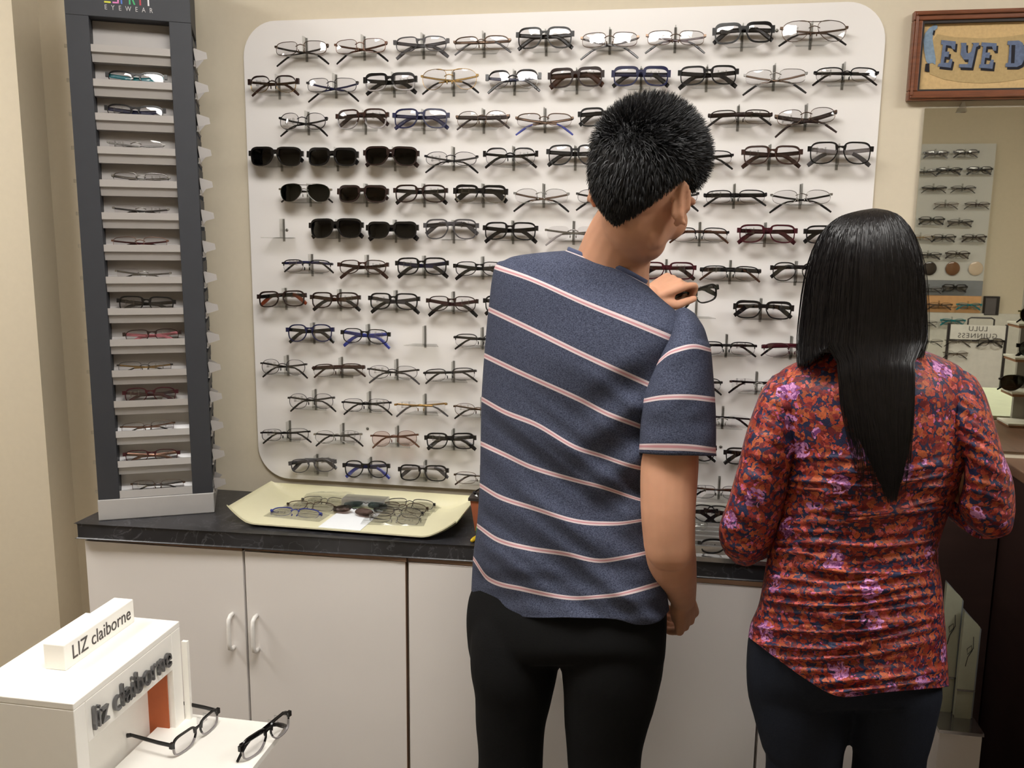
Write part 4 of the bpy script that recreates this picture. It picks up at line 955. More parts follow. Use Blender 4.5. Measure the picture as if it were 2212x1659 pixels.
def add_hand(mb, o, X, Z, thumb, curls, s=1.0, spread=.0):
    """o wrist, X toward fingers, Z back of hand normal, thumb = unit vector to thumb side; curls: per finger 3 angles, index first"""
    X = X.normalized(); Z = (Z-X*Z.dot(X)).normalized(); Yv = X.cross(Z)
    if Yv.dot(thumb) < 0: Yv = -Yv
    p = lambda a, b, c: o+(X*a+Yv*b+Z*c)*s
    # palm: four metacarpal rays merged, flat body between
    for b0, b1, r1 in ((.012, .030, .0125), (.004, .010, .0125), (-.006, -.010, .012), (-.014, -.028, .0105)):
        mb.capsule([p(-.004, b0, 0), p(.04, (b0+b1)/2, .002), p(.086-abs(b1-.008)*.22, b1, .001)], [.014*s, .0135*s, r1*s], 12)
    mb.capsule([p(.015, .020, -.010), p(.045, .024, -.014), p(.065, .012, -.010)], [.013*s, .013*s, .009*s], 12)
    mb.capsule([p(.015, -.018, -.008), p(.05, -.020, -.009)], [.012*s, .011*s], 12)
    L = [(.043, .026, .021), (.047, .030, .023), (.043, .028, .022), (.034, .021, .019)]
    for k, b1 in enumerate((.030, .010, -.010, -.028)):
        base = p(.084-abs(b1-.008)*.22, b1, .001); d = X.copy(); up = Z.copy(); P = [base]; rr = [.0098, .0090, .0082, .0070]
        if spread: 
            d = (X+Yv*(b1*spread*10)).normalized()
        for j in range(3):
            a = math.radians(curls[k][j]); d, up = d*math.cos(a)-up*math.sin(a), up*math.cos(a)+d*math.sin(a)
            P.append(P[-1]+d*L[k][j]*s)
        mb.capsule(P, [r*s*(1 if k < 3 else .9) for r in rr], 12)
    T = curls[4]; d = (X*T[0]+Yv*T[1]+Z*T[2]).normalized(); P = [p(.018, .020, -.006)]
    P.append(P[-1]+d*.040*s); d2 = (X*T[3]+Yv*T[4]+Z*T[5]).normalized(); P.append(P[-1]+d2*.034*s); P.append(P[-1]+(d2*.8+X*.2).normalized()*.024*s)
    mb.capsule(P, [.0135*s, .0125*s, .0105*s, .0085*s], 12)
def nz(x, y, sx, sy, seed=0): return noise.noise(Vector((x/sx, y/sy, seed*7.3)))
def ribbon(mb, pts, w, side, mi=0):
    o = len(mb.v); n = len(pts)
    for i, p in enumerate(pts):
        ww = w*(1-.85*(i/(n-1))**1.5); mb.v.append(p-side*ww); mb.v.append(p+side*ww)
    for i in range(n-1): mb.f.append([o+2*i, o+2*i+1, o+2*i+3, o+2*i+2]); mb.m.append(mi); mb.sm.append(True)

m_skin = skin_mat('skin_warm', srgb(198, 148, 120)); m_skin2 = skin_mat('skin_light', srgb(215, 165, 132))
def hair_mat(name, col, rough):
    m = mat(name, col, rough, var=.4, scale=60, spec=.3); return m
m_hair = hair_mat('black_hair', srgb(13, 12, 14), .5); m_hairw = hair_mat('long_black_hair', srgb(15, 12, 13), .40)

# ---- the man
man = empty('person', at(1210, 1440, -.52)*1, 'man from behind in striped navy T-shirt and black trousers, reaching toward the board', 'person')
man.location.z = 0; MI = Matrix.Translation(-man.location)
bpy.context.view_layer.update()
HM = head_frame(at(1387, 412, -.575), 28, 20, 12, 1.04)
mb = MB(); add_head(mb, HM)
# neck and trunk
mb.capsule([at(1312, 640, -.49), at(1322, 575, -.50), at(1340, 520, -.52), at(1368, 468, -.55)], [.080, .069, .063, .058], 20); mb.capsule([at(1335, 560, -.50), at(1268, 592, -.49), at(1190, 625, -.47)], [.040, .027, .022], 16)
mb.capsule([at(1150, 610, -.47), at(1300, 620, -.50), at(1425, 715, -.55)], [.038, .050, .030], 16)
mb.capsule([at(1270, 720, -.50), at(1230, 900, -.49), at(1220, 1150, -.49), at(1215, 1310, -.50)], [.095, .10, .09, .085], 20, flat=(1.05, .8), up=(0, 1, 0))
# right arm
mb.capsule([at(1478, 775, -.585), at(1463, 880, -.60), at(1452, 950, -.612), at(1446, 1010, -.625), at(1443, 1100, -.64), at(1446, 1180, -.64)], [.036, .040, .046, .0495, .047, .044], 20)
mb.ell(at(1436, 1190, -.658), (.024, .020, .026)); 
W1 = at(1475, 1293, -.50)
mb.capsule([at(1446, 1175, -.635), at(1452, 1215, -.60), at(1465, 1255, -.555), W1], [.044, .043, .034, .025], 20)
add_hand(mb, W1, (at(1483, 1352, -.455)-W1), Vector((.80, -.60, .05)), Vector((-.2, .9, 0)), [(38, 42, 25), (44, 48, 28), (48, 50, 28), (50, 50, 28), (.5, .6, -.65, .65, .1, -.7)], .93)
# left arm
W2 = at(1400, 642, -.175)
mb.capsule([at(1150, 640, -.42), at(1180, 720, -.37), at(1215, 780, -.33)], [.052, .047, .042], 18)
mb.capsule([at(1215, 780, -.33), at(1290, 720, -.25), W2], [.042, .037, .0265], 18)
add_hand(mb, W2, at(1478, 596, -.14)-W2, Vector((-.15, -.66, .76)), Vector((0, -.8, -.6)), [(26, 80, 36), (52, 78, 40), (66, 76, 45), (74, 74, 45), (.70, .66, -.55, .97, .12, -.22)], .87)
# legs under the trousers
LL = [at(1110, 1440, -.50), at(1104, 1600, -.50)]; RL = [at(1320, 1440, -.53), at(1308, 1600, -.53)]
def legpts(a, b, fx): 
    return [a, b, Vector((b.x+fx*.3, b.y, .42)), Vector((b.x+fx, b.y-.02, .08))]
mb.capsule(legpts(*LL, -.01), [.075, .062, .045, .036], 16); mb.capsule(legpts(*RL, .015), [.075, .062, .045, .036], 16)
for v in mb.v: v -= man.location
body = remesh(mb.obj('body', m_skin, man), .0036, 3)
fm = MB(); add_face_parts(man, MI @ HM, m_hair)
# hair
def hair_th(d):
    a = math.degrees(math.atan2(abs(d.x), -d.y))              # 0 at the back of the head, 180 at the face
    K = [(0, -.93), (25, -.89), (50, -.74), (68, -.42), (80, -.05), (95, -.12), (108, -.20), (118, .12), (140, .42), (180, .60)]
    for i in range(len(K)-1):
        if a <= K[i+1][0]: return K[i][1]+(K[i+1][1]-K[i][1])*(a-K[i][0])/(K[i+1][0]-K[i][0])
    return .60
def skull(d, off):
    k = max(0, -d.z); k = k*k*(3-2*k)
    return Vector((d.x*(.076-.014*k+off), d.y*(.095-.012*k+off)-.014+.004*k, d.z*(.088+.022*min(1, max(0, -d.z)*2)+off)+.026))
mb = MB(); NT, NP = 56, 72
def thick(d):
    m = max(0, min(1, (d.z-hair_th(d))/.25)); top_ = max(0, d.z)
    return -.002+(.010+.012*top_)*m**.7
idx = {}
for i in range(NT+1):
    th = math.pi*i/NT
    for j in range(NP):
        ph = 2*math.pi*j/NP; d = Vector((math.sin(th)*math.cos(ph), math.sin(th)*math.sin(ph), math.cos(th)))
        mb.v.append(MI @ HM @ skull(d, thick(d)+noise.noise(d*9)*.0012))
for i in range(NT):
    for j in range(NP):
        th = math.pi*(i+.5)/NT; ph = 2*math.pi*(j+.5)/NP; d = Vector((math.sin(th)*math.cos(ph), math.sin(th)*math.sin(ph), math.cos(th)))
        if d.z < hair_th(d)-.02: continue
        mb.f.append([i*NP+j, (i+1)*NP+j, (i+1)*NP+(j+1) % NP, i*NP+(j+1) % NP]); mb.m.append(0); mb.sm.append(True)
R3 = (HM.to_3x3()).normalized()
rnd = random.Random(3); cnt = 0
while cnt < 15000:
    d = Vector((rnd.gauss(0, 1), rnd.gauss(0, 1), rnd.gauss(0, 1))).normalized()
    ex = d.z-hair_th(d)
    if ex < rnd.uniform(-.03, .03): continue
    cnt += 1; m = min(1, ex/.55); topf = max(0, d.z)**.7
    root = skull(d, thick(d)-.004); m = max(0, m); L = .006+.013*m+.008*topf*rnd.random()+.003*topf
    q_ = min(1, max(0, (d.z+.2)/.9)); comb = Vector((0, .5, -.8))*(1-q_)+Vector((.25, .8, .35))*q_; comb -= Vector((0, max(0, -d.y)*.3*q_, 0))
    dirv = (d*(.35+.65*topf)+comb*(.75-.35*topf)+Vector((rnd.gauss(0, .16), rnd.gauss(0, .16), rnd.gauss(0, .16)))).normalized()
    mid = root+dirv*L*.55+d*.002; tip = root+dirv*L+comb*.003*(1-topf)
    side = dirv.cross(d); side = side.normalized() if side.length > .01 else Vector((1, 0, 0))
    sd = (side+Vector((rnd.gauss(0, .5), rnd.gauss(0, .5), rnd.gauss(0, .5)))).normalized()
    ribbon(mb, [MI @ HM @ root, MI @ HM @ mid, MI @ HM @ tip], .0011, R3 @ sd)
mb.obj('hair', m_hair, man)['label'] = 'short black spiky hair'

# shirt material: heather navy with pink-white stripes on the garment coordinate
def shirt_mat():
    m = bpy.data.materials.new('striped_jersey'); m.use_nodes = True; nt = m.node_tree; N = nt.nodes; L = nt.links; b = N['Principled BSDF']
    uv = N.new('ShaderNodeUVMap'); sp = N.new('ShaderNodeSeparateXYZ'); L.new(uv.outputs[0], sp.inputs[0])
    fr = N.new('ShaderNodeMath'); fr.operation = 'FRACT'; ad = N.new('ShaderNodeMath'); ad.inputs[1].default_value = .5; L.new(sp.outputs[1], ad.inputs[0]); L.new(ad.outputs[0], fr.inputs[0])
    su = N.new('ShaderNodeMath'); su.operation = 'SUBTRACT'; su.inputs[1].default_value = .5; L.new(fr.outputs[0], su.inputs[0])
    ab = N.new('ShaderNodeMath'); ab.operation = 'ABSOLUTE'; L.new(su.outputs[0], ab.inputs[0])
    st = N.new('ShaderNodeMath'); st.operation = 'LESS_THAN'; st.inputs[1].default_value = .058; L.new(ab.outputs[0], st.inputs[0])
    pk = N.new('ShaderNodeMath'); pk.operation = 'LESS_THAN'; pk.inputs[1].default_value = .020; L.new(ab.outputs[0], pk.inputs[0])
    tc = N.new('ShaderNodeTexCoord'); mp = N.new('ShaderNodeMapping'); mp.inputs['Scale'].default_value = (1, 1, 1.6)
    no = N.new('ShaderNodeTexNoise'); no.inputs['Scale'].default_value = 420; no.inputs['Detail'].default_value = 3; L.new(tc.outputs['Object'], mp.inputs[0]); L.new(mp.outputs[0], no.inputs['Vector'])
    r = N.new('ShaderNodeValToRGB'); r.color_ramp.elements[0].position = .35; r.color_ramp.elements[0].color = srgb(46, 51, 68)+(1,); r.color_ramp.elements[1].position = .78; r.color_ramp.elements[1].color = srgb(92, 97, 118)+(1,)
    L.new(no.outputs[0], r.inputs[0])
    m1 = N.new('ShaderNodeMixRGB'); m1.inputs[1].default_value = srgb(206, 190, 192)+(1,); m1.inputs[2].default_value = srgb(190, 140, 146)+(1,); L.new(pk.outputs[0], m1.inputs[0])
    m2 = N.new('ShaderNodeMixRGB'); L.new(st.outputs[0], m2.inputs[0]); L.new(r.outputs[0], m2.inputs[1]); L.new(m1.outputs[0], m2.inputs[2]); L.new(m2.outputs[0], b.inputs['Base Color'])
    b.inputs['Roughness'].default_value = .9; b.inputs['Sheen Weight'].default_value = 0; b.inputs['Specular IOR Level'].default_value = .2
    bp = N.new('ShaderNodeBump'); bp.inputs['Strength'].default_value = .25; bp.inputs['Distance'].default_value = .0008; L.new(no.outputs[0], bp.inputs['Height']); L.new(bp.outputs[0], b.inputs['Normal'])
    return m
m_shirt = shirt_mat()
MT_ROWS = [
 (.02, [(1230,541),(1281,562),(1336,580),(1392,610)], -.49, -.53, .052, .055),
 (.15, [(1185,544),(1270,572),(1340,600),(1425,642)], -.48, -.55, .066, .065),
 (.40, [(1118,552),(1210,588),(1320,632),(1470,682)], -.46, -.56, .085, .08),
 (.68, [(1090,562),(1180,608),(1300,655),(1488,720)], -.45, -.57, .10, .09),
 (1, [(1068,578),(1150,606),(1262,656),(1370,700),(1447,732),(1490,752)], -.45, -.57, .108, .10),
 (2, [(1055,668),(1150,713),(1265,769),(1400,830),(1462,858)], -.45, -.57, .115, .11),
 (3, [(1046,768),(1130,808),(1250,862),(1310,893),(1375,918),(1438,942)], -.45, -.56, .112, .11),
 (4, [(1040,862),(1090,890),(1160,918),(1240,965),(1300,985),(1362,1006),(1430,1020)], -.45, -.56, .105, .11),
 (5, [(1038,958),(1090,982),(1150,1010),(1245,1038),(1300,1052),(1385,1080),(1432,1088)], -.45, -.56, .10, .11),
 (6, [(1036,1048),(1080,1074),(1150,1097),(1245,1126),(1330,1131),(1385,1124),(1430,1116)], -.46, -.56, .10, .11),
 (7, [(1030,1135),(1075,1166),(1140,1184),(1220,1196),(1290,1211),(1345,1205),(1435,1185)], -.46, -.56, .105, .115),
 (8, [(1022,1205),(1055,1250),(1130,1272),(1230,1291),(1300,1288),(1345,1282),(1438,1256)], -.46, -.56, .115, .12),
 (8.75, [(1018,1275),(1050,1312),(1130,1333),(1230,1334),(1330,1338),(1380,1350),(1425,1342),(1446,1318)], -.46, -.56, .118, .125)]
def man_disp(x, y):
    a = (x-1220)*.80+(y-1000)*.60; c = -(x-1220)*.60+(y-1000)*.80
    w_ = min(1, max(0, (y-760)/200)); d = 0
    d += w_*.010*(noise.noise(Vector((a/420, c/62, 1.7))))
    d += w_*.006*(noise.noise(Vector((a/240, c/34, 9.1))))
    d += .006*noise.noise(Vector((x/170, y/170, 3.3)))
    wb = min(1, max(0, (y-1180)/80)); d += wb*.007*noise.noise(Vector((x/260, y/34, 5.5)))
    # pull from the right armpit down to the left
    r = max(0, 1-math.hypot((x-1400)/190, (y-960)/260)); d += .012*r*math.sin((y+.55*(x-1400))/19.0)*.6
    return d*1.7
mb = MB(); TL = Loft(MT_ROWS); TL.add(mb, 190, 110, man_disp, caps=(False, False))
SL = Loft([(.11, [(1448,676),(1478,664),(1500,676)], -.56, -.56, .03, .03),
 (.25, [(1436,715),(1478,690),(1520,706)], -.575, -.58, .052, .05),
 (.6, [(1425,752),(1475,722),(1530,736)], -.585, -.59, .062, .055),
 (1, [(1412,792),(1440,766),(1462,756),(1500,748),(1536,756)], -.60, -.605, .065, .06),
 (1.5, [(1396,832),(1440,815),(1490,806),(1541,810)], -.61, -.61, .066, .06),
 (2, [(1388,866),(1430,859),(1490,858),(1545,864)], -.62, -.62, .066, .06),
 (2.55, [(1383,920),(1430,914),(1490,912),(1547,918)], -.625, -.625, .064, .06),
 (3, [(1381,963),(1430,963),(1490,965),(1547,972)], -.63, -.63, .062, .06),
 (3.16, [(1380,979),(1430,983),(1490,984),(1548,985)], -.63, -.63, .061, .059)])
def sl_disp(x, y): return .004*noise.noise(Vector((x/60+y/50, (x*.8-y)/60, 2)))
SL.add(mb, 50, 48, sl_disp, caps=(True, False))
# left sleeve, reaching forward
lp = [at(1125, 610, -.44), at(1150, 640, -.42), at(1175, 705, -.38), at(1192, 735, -.36)]
o0 = len(mb.v); mb.tube([lp[0], lp[0].lerp(lp[1], .5), lp[1], lp[1].lerp(lp[2], .5), lp[2], lp[3]], [.045, .058, .063, .062, .061, .06], 24, cap=False)
for k in range(o0, len(mb.v)): mb.uv[k] = (0, .35+.5*((k-o0)//24)/5)
for v in mb.v: v -= man.location
shirt = mb.obj('t_shirt', m_shirt, man); sm = shirt.modifiers.new('solid', 'SOLIDIFY'); sm.thickness = .0016; sm.offset = -1
shirt['label'] = 'navy T-shirt with thin pink and white stripes'
# neck ribbing and sleeve hem
mb = MB()
pts = [TL.pt(.03, 2*math.pi*i/40)+Vector((0, 0, .0)) for i in range(41)]
mb.tube([p-man.location for p in pts], .0045, 8, flat=(.6, 1.6)); 
cb = mb.obj('collar', mat('navy_rib', srgb(74, 82, 110), .9, var=.15, scale=400), man)
# trousers
mb = MB()
Loft([(0, [(1030,1250),(1230,1262),(1436,1250)], -.46, -.56, .080, .10), (1, [(1013,1290),(1220,1300),(1440,1290)], -.46, -.56, .088, .115), (2, [(1007,1340),(1220,1350),(1441,1350)], -.47, -.56, .098, .12),
 (3, [(1011,1400),(1220,1410),(1438,1410)], -.47, -.56, .108, .11), (4, [(1020,1440),(1215,1436),(1434,1440)], -.48, -.56, .09, .09)]).add(mb, 30, 56)
def leg(rows_px, foot, mbx):
    lf = []
    for (y, xl, xr, Y) in rows_px:
        a, b_ = at(xl, y, Y), at(xr, y, Y); lf.append(((a+b_)/2, (a-b_).length/2))
    P = [q[0] for q in lf]; R_ = [q[1] for q in lf]
    last = P[-1]; P += [Vector((last.x+foot*.4, last.y+.0, .42)), Vector((last.x+foot, last.y-.02, .10)), Vector((last.x+foot, last.y-.02, .045))]; R_ += [.068, .062, .064]
    mbx.capsule(P, R_, 24); return P[-1]
def mdisp(o): return o
fl = leg([(1375, 1020, 1205, -.49), (1440, 1018, 1205, -.50), (1500, 1027, 1192, -.50), (1560, 1029, 1178, -.50), (1640, 1035, 1172, -.50)], -.01, mb)
frt = leg([(1375, 1225, 1440, -.53), (1440, 1214, 1432, -.53), (1500, 1217, 1418, -.53), (1560, 1219, 1400, -.53), (1640, 1226, 1385, -.53)], .02, mb)
for v in mb.v: v -= man.location
tr = remesh(mb.obj('trousers', mat('black_denim', srgb(17, 17, 18), .9, var=.15, scale=300, bump=.15, spec=.15), man), .007, 4)
def shoes(who, feet, m, yaw=0):
    for f in feet:
        mb = MB(); c = Vector((f.x, f.y, 0))-who.location; c.z = 0
        mb.capsule([c+Vector((0, -.06, .045)), c+Vector((0, .02, .045)), c+Vector((0, .10, .035)), c+Vector((0, .165, .028))], [.042, .043, .040, .028], 16, flat=(1, .95), up=(0, 0, 1))
        for v in mb.v: v.z = max(v.z, .0)
        mb.obj('shoe', m, who)
shoes(man, (fl, frt), mat('dark_shoe', srgb(35, 32, 32), .5))
# glasses held between finger and thumb
gl = at(1500, 663, -.118)
xd = (at(1562, 627, -.105)-at(1508, 643, -.135)).normalized(); zd = Vector((-.15, -.25, 1)); zd = (zd-xd*zd.dot(xd)).normalized(); yd = zd.cross(xd)
glasses(frame(gl, xd, yd, zd), 'rect', 'black', 'black rectangular glasses held in the man\'s left hand in front of the board', None, 'black*', 'black', 'clear', True, -.006, tagon=0)

# ---- the woman
wo = empty('person', at(1830, 1505, -.60), 'woman seen from behind with long black hair and red floral shirt, beside the man', 'person')
wo.location.z = 0; WI = Matrix.Translation(-wo.location)
HW = head_frame(at(1864, 622, -.60), -6, 8, 0, .95)
mb = MB(); add_head(mb, HW)
mb.capsule([at(1870, 800, -.60), at(1868, 740, -.61), at(1868, 660, -.63)], [.058, .048, .048], 18)
mb.capsule([at(1720, 850, -.62), at(1870, 815, -.61), at(2050, 850, -.62)], [.036, .045, .036], 16)
mb.capsule([at(1880, 900, -.61), at(1870, 1100, -.61), at(1860, 1300, -.61), at(1850, 1380, -.61)], [.095, .085, .085, .07], 20, flat=(1.1, .75), up=(0, 1, 0))
for pts, sg in (([at(1695, 890, -.61), at(1655, 1000, -.635), at(1622, 1150, -.63)], -1), ([at(2068, 890, -.61), at(2108, 1000, -.635), at(2126, 1100, -.625)], 1)):
    mb.capsule(pts, [.034, .034, .032], 16)
    e = pts[-1]; wv = e+Vector((-sg*.06, .225, .02)); mb.capsule([e, e.lerp(wv, .4), wv], [.034, .031, .021], 16)
    add_hand(mb, wv, Vector((-sg*.25, 1, .1)), Vector((0, -.1, 1)), Vector((-sg, 0, 0)), [(20, 25, 15), (24, 28, 18), (26, 30, 18), (28, 30, 18), (.7, .6, -.3, .95, .1, -.2)], .86)
LLw = [at(1730, 1480, -.59), at(1740, 1640, -.59)]; RLw = [at(1930, 1480, -.59), at(1920, 1640, -.59)]
mb.capsule(legpts(*LLw, .0), [.065, .056, .043, .034], 16); mb.capsule(legpts(*RLw, .0), [.065, .056, .043, .034], 16)
for v in mb.v: v -= wo.location
remesh(mb.obj('body', m_skin2, wo), .004, 3)
add_face_parts(wo, WI @ HW, m_hairw)
def floral():
    m = bpy.data.materials.new('floral_print'); m.use_nodes = True; nt = m.node_tree; N = nt.nodes; L = nt.links; b = N['Principled BSDF']
    tc = N.new('ShaderNodeTexCoord'); nd = N.new('ShaderNodeTexNoise'); nd.inputs['Scale'].default_value = 60; nd.inputs['Detail'].default_value = 3
    L.new(tc.outputs['Object'], nd.inputs['Vector'])
    mv = N.new('ShaderNodeMixRGB'); mv.blend_type = 'LINEAR_LIGHT'; mv.inputs[0].default_value = .010; L.new(tc.outputs['Object'], mv.inputs[1]); L.new(nd.outputs[1], mv.inputs[2])
    def vor(sc, feat='F1'):
        v = N.new('ShaderNodeTexVoronoi'); v.feature = feat; v.inputs['Scale'].default_value = sc; L.new(mv.outputs[0], v.inputs['Vector']); return v
    fine = N.new('ShaderNodeTexNoise'); fine.inputs['Scale'].default_value = 520; fine.inputs['Detail'].default_value = 3; L.new(tc.outputs['Object'], fine.inputs['Vector'])
    def layer(base, sc, off, stops, rad, pick=None):
        mp = N.new('ShaderNodeMapping'); mp.inputs['Location'].default_value = off; L.new(mv.outputs[0], mp.inputs[0])
        v = N.new('ShaderNodeTexVoronoi'); v.inputs['Scale'].default_value = sc; L.new(mp.outputs[0], v.inputs['Vector'])
        sep = N.new('ShaderNodeSeparateColor'); L.new(v.outputs['Color'], sep.inputs[0])
        r = N.new('ShaderNodeValToRGB'); r.color_ramp.interpolation = 'CONSTANT'; E = r.color_ramp.elements
        E[0].position = 0; E[0].color = srgb(*stops[0][1])+(1,); E[1].position = stops[1][0]; E[1].color = srgb(*stops[1][1])+(1,)
        for p_, c in stops[2:]: e = E.new(p_); e.color = srgb(*c)+(1,)
        L.new(sep.outputs[0], r.inputs[0])
        # petals: lighter rim, dark heart, broken up by fine noise
        sh = N.new('ShaderNodeValToRGB'); sh.color_ramp.elements[0].position = .05; sh.color_ramp.elements[0].color = (.45, .4, .45, 1); sh.color_ramp.elements[1].position = .24; sh.color_ramp.elements[1].color = (1.0, 1.0, 1.0, 1)
        L.new(v.outputs['Distance'], sh.inputs[0])
        m1 = N.new('ShaderNodeMixRGB'); m1.blend_type = 'MULTIPLY'; m1.inputs[0].default_value = .8; L.new(r.outputs[0], m1.inputs[1]); L.new(sh.outputs[0], m1.inputs[2])
        ad = N.new('ShaderNodeMath'); ad.operation = 'MULTIPLY_ADD'; ad.inputs[1].default_value = .30; ad.inputs[2].default_value = rad-.15; L.new(fine.outputs[0], ad.inputs[0])
        lt = N.new('ShaderNodeMath'); lt.operation = 'LESS_THAN'; L.new(v.outputs['Distance'], lt.inputs[0]); L.new(ad.outputs[0], lt.inputs[1])
        fac = lt
        if pick is not None:
            gt = N.new('ShaderNodeMath'); gt.operation = 'GREATER_THAN'; gt.inputs[1].default_value = pick; L.new(sep.outputs[1], gt.inputs[0])
            fac = N.new('ShaderNodeMath'); fac.operation = 'MULTIPLY'; L.new(lt.outputs[0], fac.inputs[0]); L.new(gt.outputs[0], fac.inputs[1])
        mx = N.new('ShaderNodeMixRGB'); L.new(fac.outputs[0], mx.inputs[0]); L.new(base, mx.inputs[1]); L.new(m1.outputs[0], mx.inputs[2]); return mx.outputs[0]
    rgb = N.new('ShaderNodeRGB'); rgb.outputs[0].default_value = srgb(38, 42, 72)+(1,)
    red = [(0, (104, 34, 38)), (.22, (160, 62, 44)), (.45, (178, 90, 54)), (.62, (128, 42, 42)), (.78, (150, 74, 46)), (.9, (196, 92, 84))]
    c = layer(rgb.outputs[0], 98, (0, 0, 0), red, .58)
    c = layer(c, 122, (3.1, 1.7, .4), red[::1], .50, .35)
    c = layer(c, 140, (1.3, 5.7, 2.4), [(0, (44, 50, 84)), (.5, (190, 96, 140)), (.8, (60, 70, 104))], .36, .66)
    # lilac flower heads made of small petals
    cl = vor(17); s2 = N.new('ShaderNodeSeparateColor'); L.new(cl.outputs['Color'], s2.inputs[0])
    near = N.new('ShaderNodeMath'); near.operation = 'LESS_THAN'; near.inputs[1].default_value = .30; L.new(cl.outputs['Distance'], near.inputs[0])
    pick = N.new('ShaderNodeMath'); pick.operation = 'GREATER_THAN'; pick.inputs[1].default_value = .18; L.new(s2.outputs[1], pick.inputs[0])
    sm_ = vor(210); s3 = N.new('ShaderNodeSeparateColor'); L.new(sm_.outputs['Color'], s3.inputs[0])
    hole = N.new('ShaderNodeMath'); hole.operation = 'GREATER_THAN'; hole.inputs[1].default_value = .25; L.new(s3.outputs[2], hole.inputs[0])
    b1 = N.new('ShaderNodeMath'); b1.operation = 'MULTIPLY'; L.new(near.outputs[0], b1.inputs[0]); L.new(pick.outputs[0], b1.inputs[1])
    bth = N.new('ShaderNodeMath'); bth.operation = 'MULTIPLY'; L.new(b1.outputs[0], bth.inputs[0]); L.new(hole.outputs[0], bth.inputs[1])
    lr = N.new('ShaderNodeValToRGB'); lr.color_ramp.elements[0].position = .2; lr.color_ramp.elements[0].color = srgb(120, 62, 120)+(1,); lr.color_ramp.elements[1].position = .8; lr.color_ramp.elements[1].color = srgb(212, 150, 200)+(1,)
    L.new(s3.outputs[0], lr.inputs[0])
    mx = N.new('ShaderNodeMixRGB'); L.new(bth.outputs[0], mx.inputs[0]); L.new(c, mx.inputs[1]); L.new(lr.outputs[0], mx.inputs[2])
    pt = N.new('ShaderNodeMixRGB'); pt.blend_type = 'MULTIPLY'; pt.inputs[0].default_value = .55; pr = N.new('ShaderNodeValToRGB'); pr.color_ramp.elements[0].position = .3; pr.color_ramp.elements[0].color = (.4, .36, .42, 1); pr.color_ramp.elements[1].color = (1.0, 1.0, 1.0, 1); pr.color_ramp.elements[1].position = .6
    L.new(fine.outputs[0], pr.inputs[0]); L.new(mx.outputs[0], pt.inputs[1]); L.new(pr.outputs[0], pt.inputs[2]); L.new(pt.outputs[0], b.inputs['Base Color'])
    b.inputs['Roughness'].default_value = .55; b.inputs['Specular IOR Level'].default_value = .28; b.inputs['Sheen Weight'].default_value = 0
    return m
m_flo = floral()
WT = Loft([
 (0, [(1778,750),(1870,736),(1978,752)], -.60, -.60, .058, .06),
 (1, [(1738,774),(1870,768),(2030,770)], -.61, -.61, .075, .07),
 (2, [(1686,802),(1870,800),(2080,798)], -.61, -.61, .090, .08),
 (3, [(1662,850),(1870,850),(2102,848)], -.615, -.615, .105, .09),
 (4, [(1672,930),(1870,930),(2108,925)], -.615, -.615, .115, .11),
 (5, [(1690,1005),(1880,1012),(2100,992)], -.615, -.615, .112, .12),
 (6, [(1678,1100),(1880,1112),(2062,1082)], -.61, -.61, .10, .11),
 (7, [(1656,1212),(1850,1225),(2028,1182)], -.61, -.61, .095, .10),
 (8, [(1640,1300),(1850,1316),(2035,1268)], -.61, -.61, .11, .11),
 (9, [(1622,1345),(1690,1378),(1840,1415),(1960,1400),(2044,1375)], -.60, -.60, .125, .12),
 (10, [(1616,1376),(1681,1425),(1749,1473),(1797,1500),(1828,1506),(1908,1496),(1980,1490),(2050,1483)], -.60, -.60, .130, .125)])
def wo_disp(x, y):
    d = .007*noise.noise(Vector((x/190, y/190, 4.4)))
    w_ = min(1, max(0, (y-960)/80))
    yy = y-16*math.sin((x-1650)/400*math.pi)+.06*(x-1850)
    n1 = noise.noise(Vector((x/300, yy/27, 2.1))); n2 = noise.noise(Vector((x/210, yy/13, 6.6)))
    d += w_*(.015*(1-min(1, abs(n1)*3.0))**1.8+.005*(1-min(1, abs(n2)*3.2))**1.5)
    d += (1-w_)*.004*noise.noise(Vector((x/90, y/40, 7.7)))
    return d
mb = MB(); WT.add(mb, 230, 120, wo_disp, caps=(False, False))
def sw_disp(x, y): return .007*(1-min(1, 2.6*abs(noise.noise(Vector((x/120, (y-.5*x)/28, 3.9))))))+.003*noise.noise(Vector((x/40, y/40, 1)))
Loft([(0, [(1668,812),(1700,800),(1730,815)], -.60, -.60, .03, .03), (1, [(1642,850),(1690,845),(1745,855)], -.62, -.62, .058, .05), (2, [(1613,930),(1675,930),(1742,935)], -.64, -.63, .062, .055),
 (3, [(1593,1010),(1650,1012),(1713,1015)], -.65, -.64, .058, .055), (4, [(1573,1080),(1630,1083),(1696,1085)], -.65, -.64, .055, .055), (5, [(1553,1140),(1620,1145),(1684,1135)], -.64, -.63, .055, .06),
 (6, [(1562,1188),(1620,1200),(1668,1178)], -.63, -.62, .045, .07), (7, [(1590,1218),(1615,1223),(1645,1210)], -.62, -.61, .02, .06)]).add(mb, 80, 48, sw_disp)
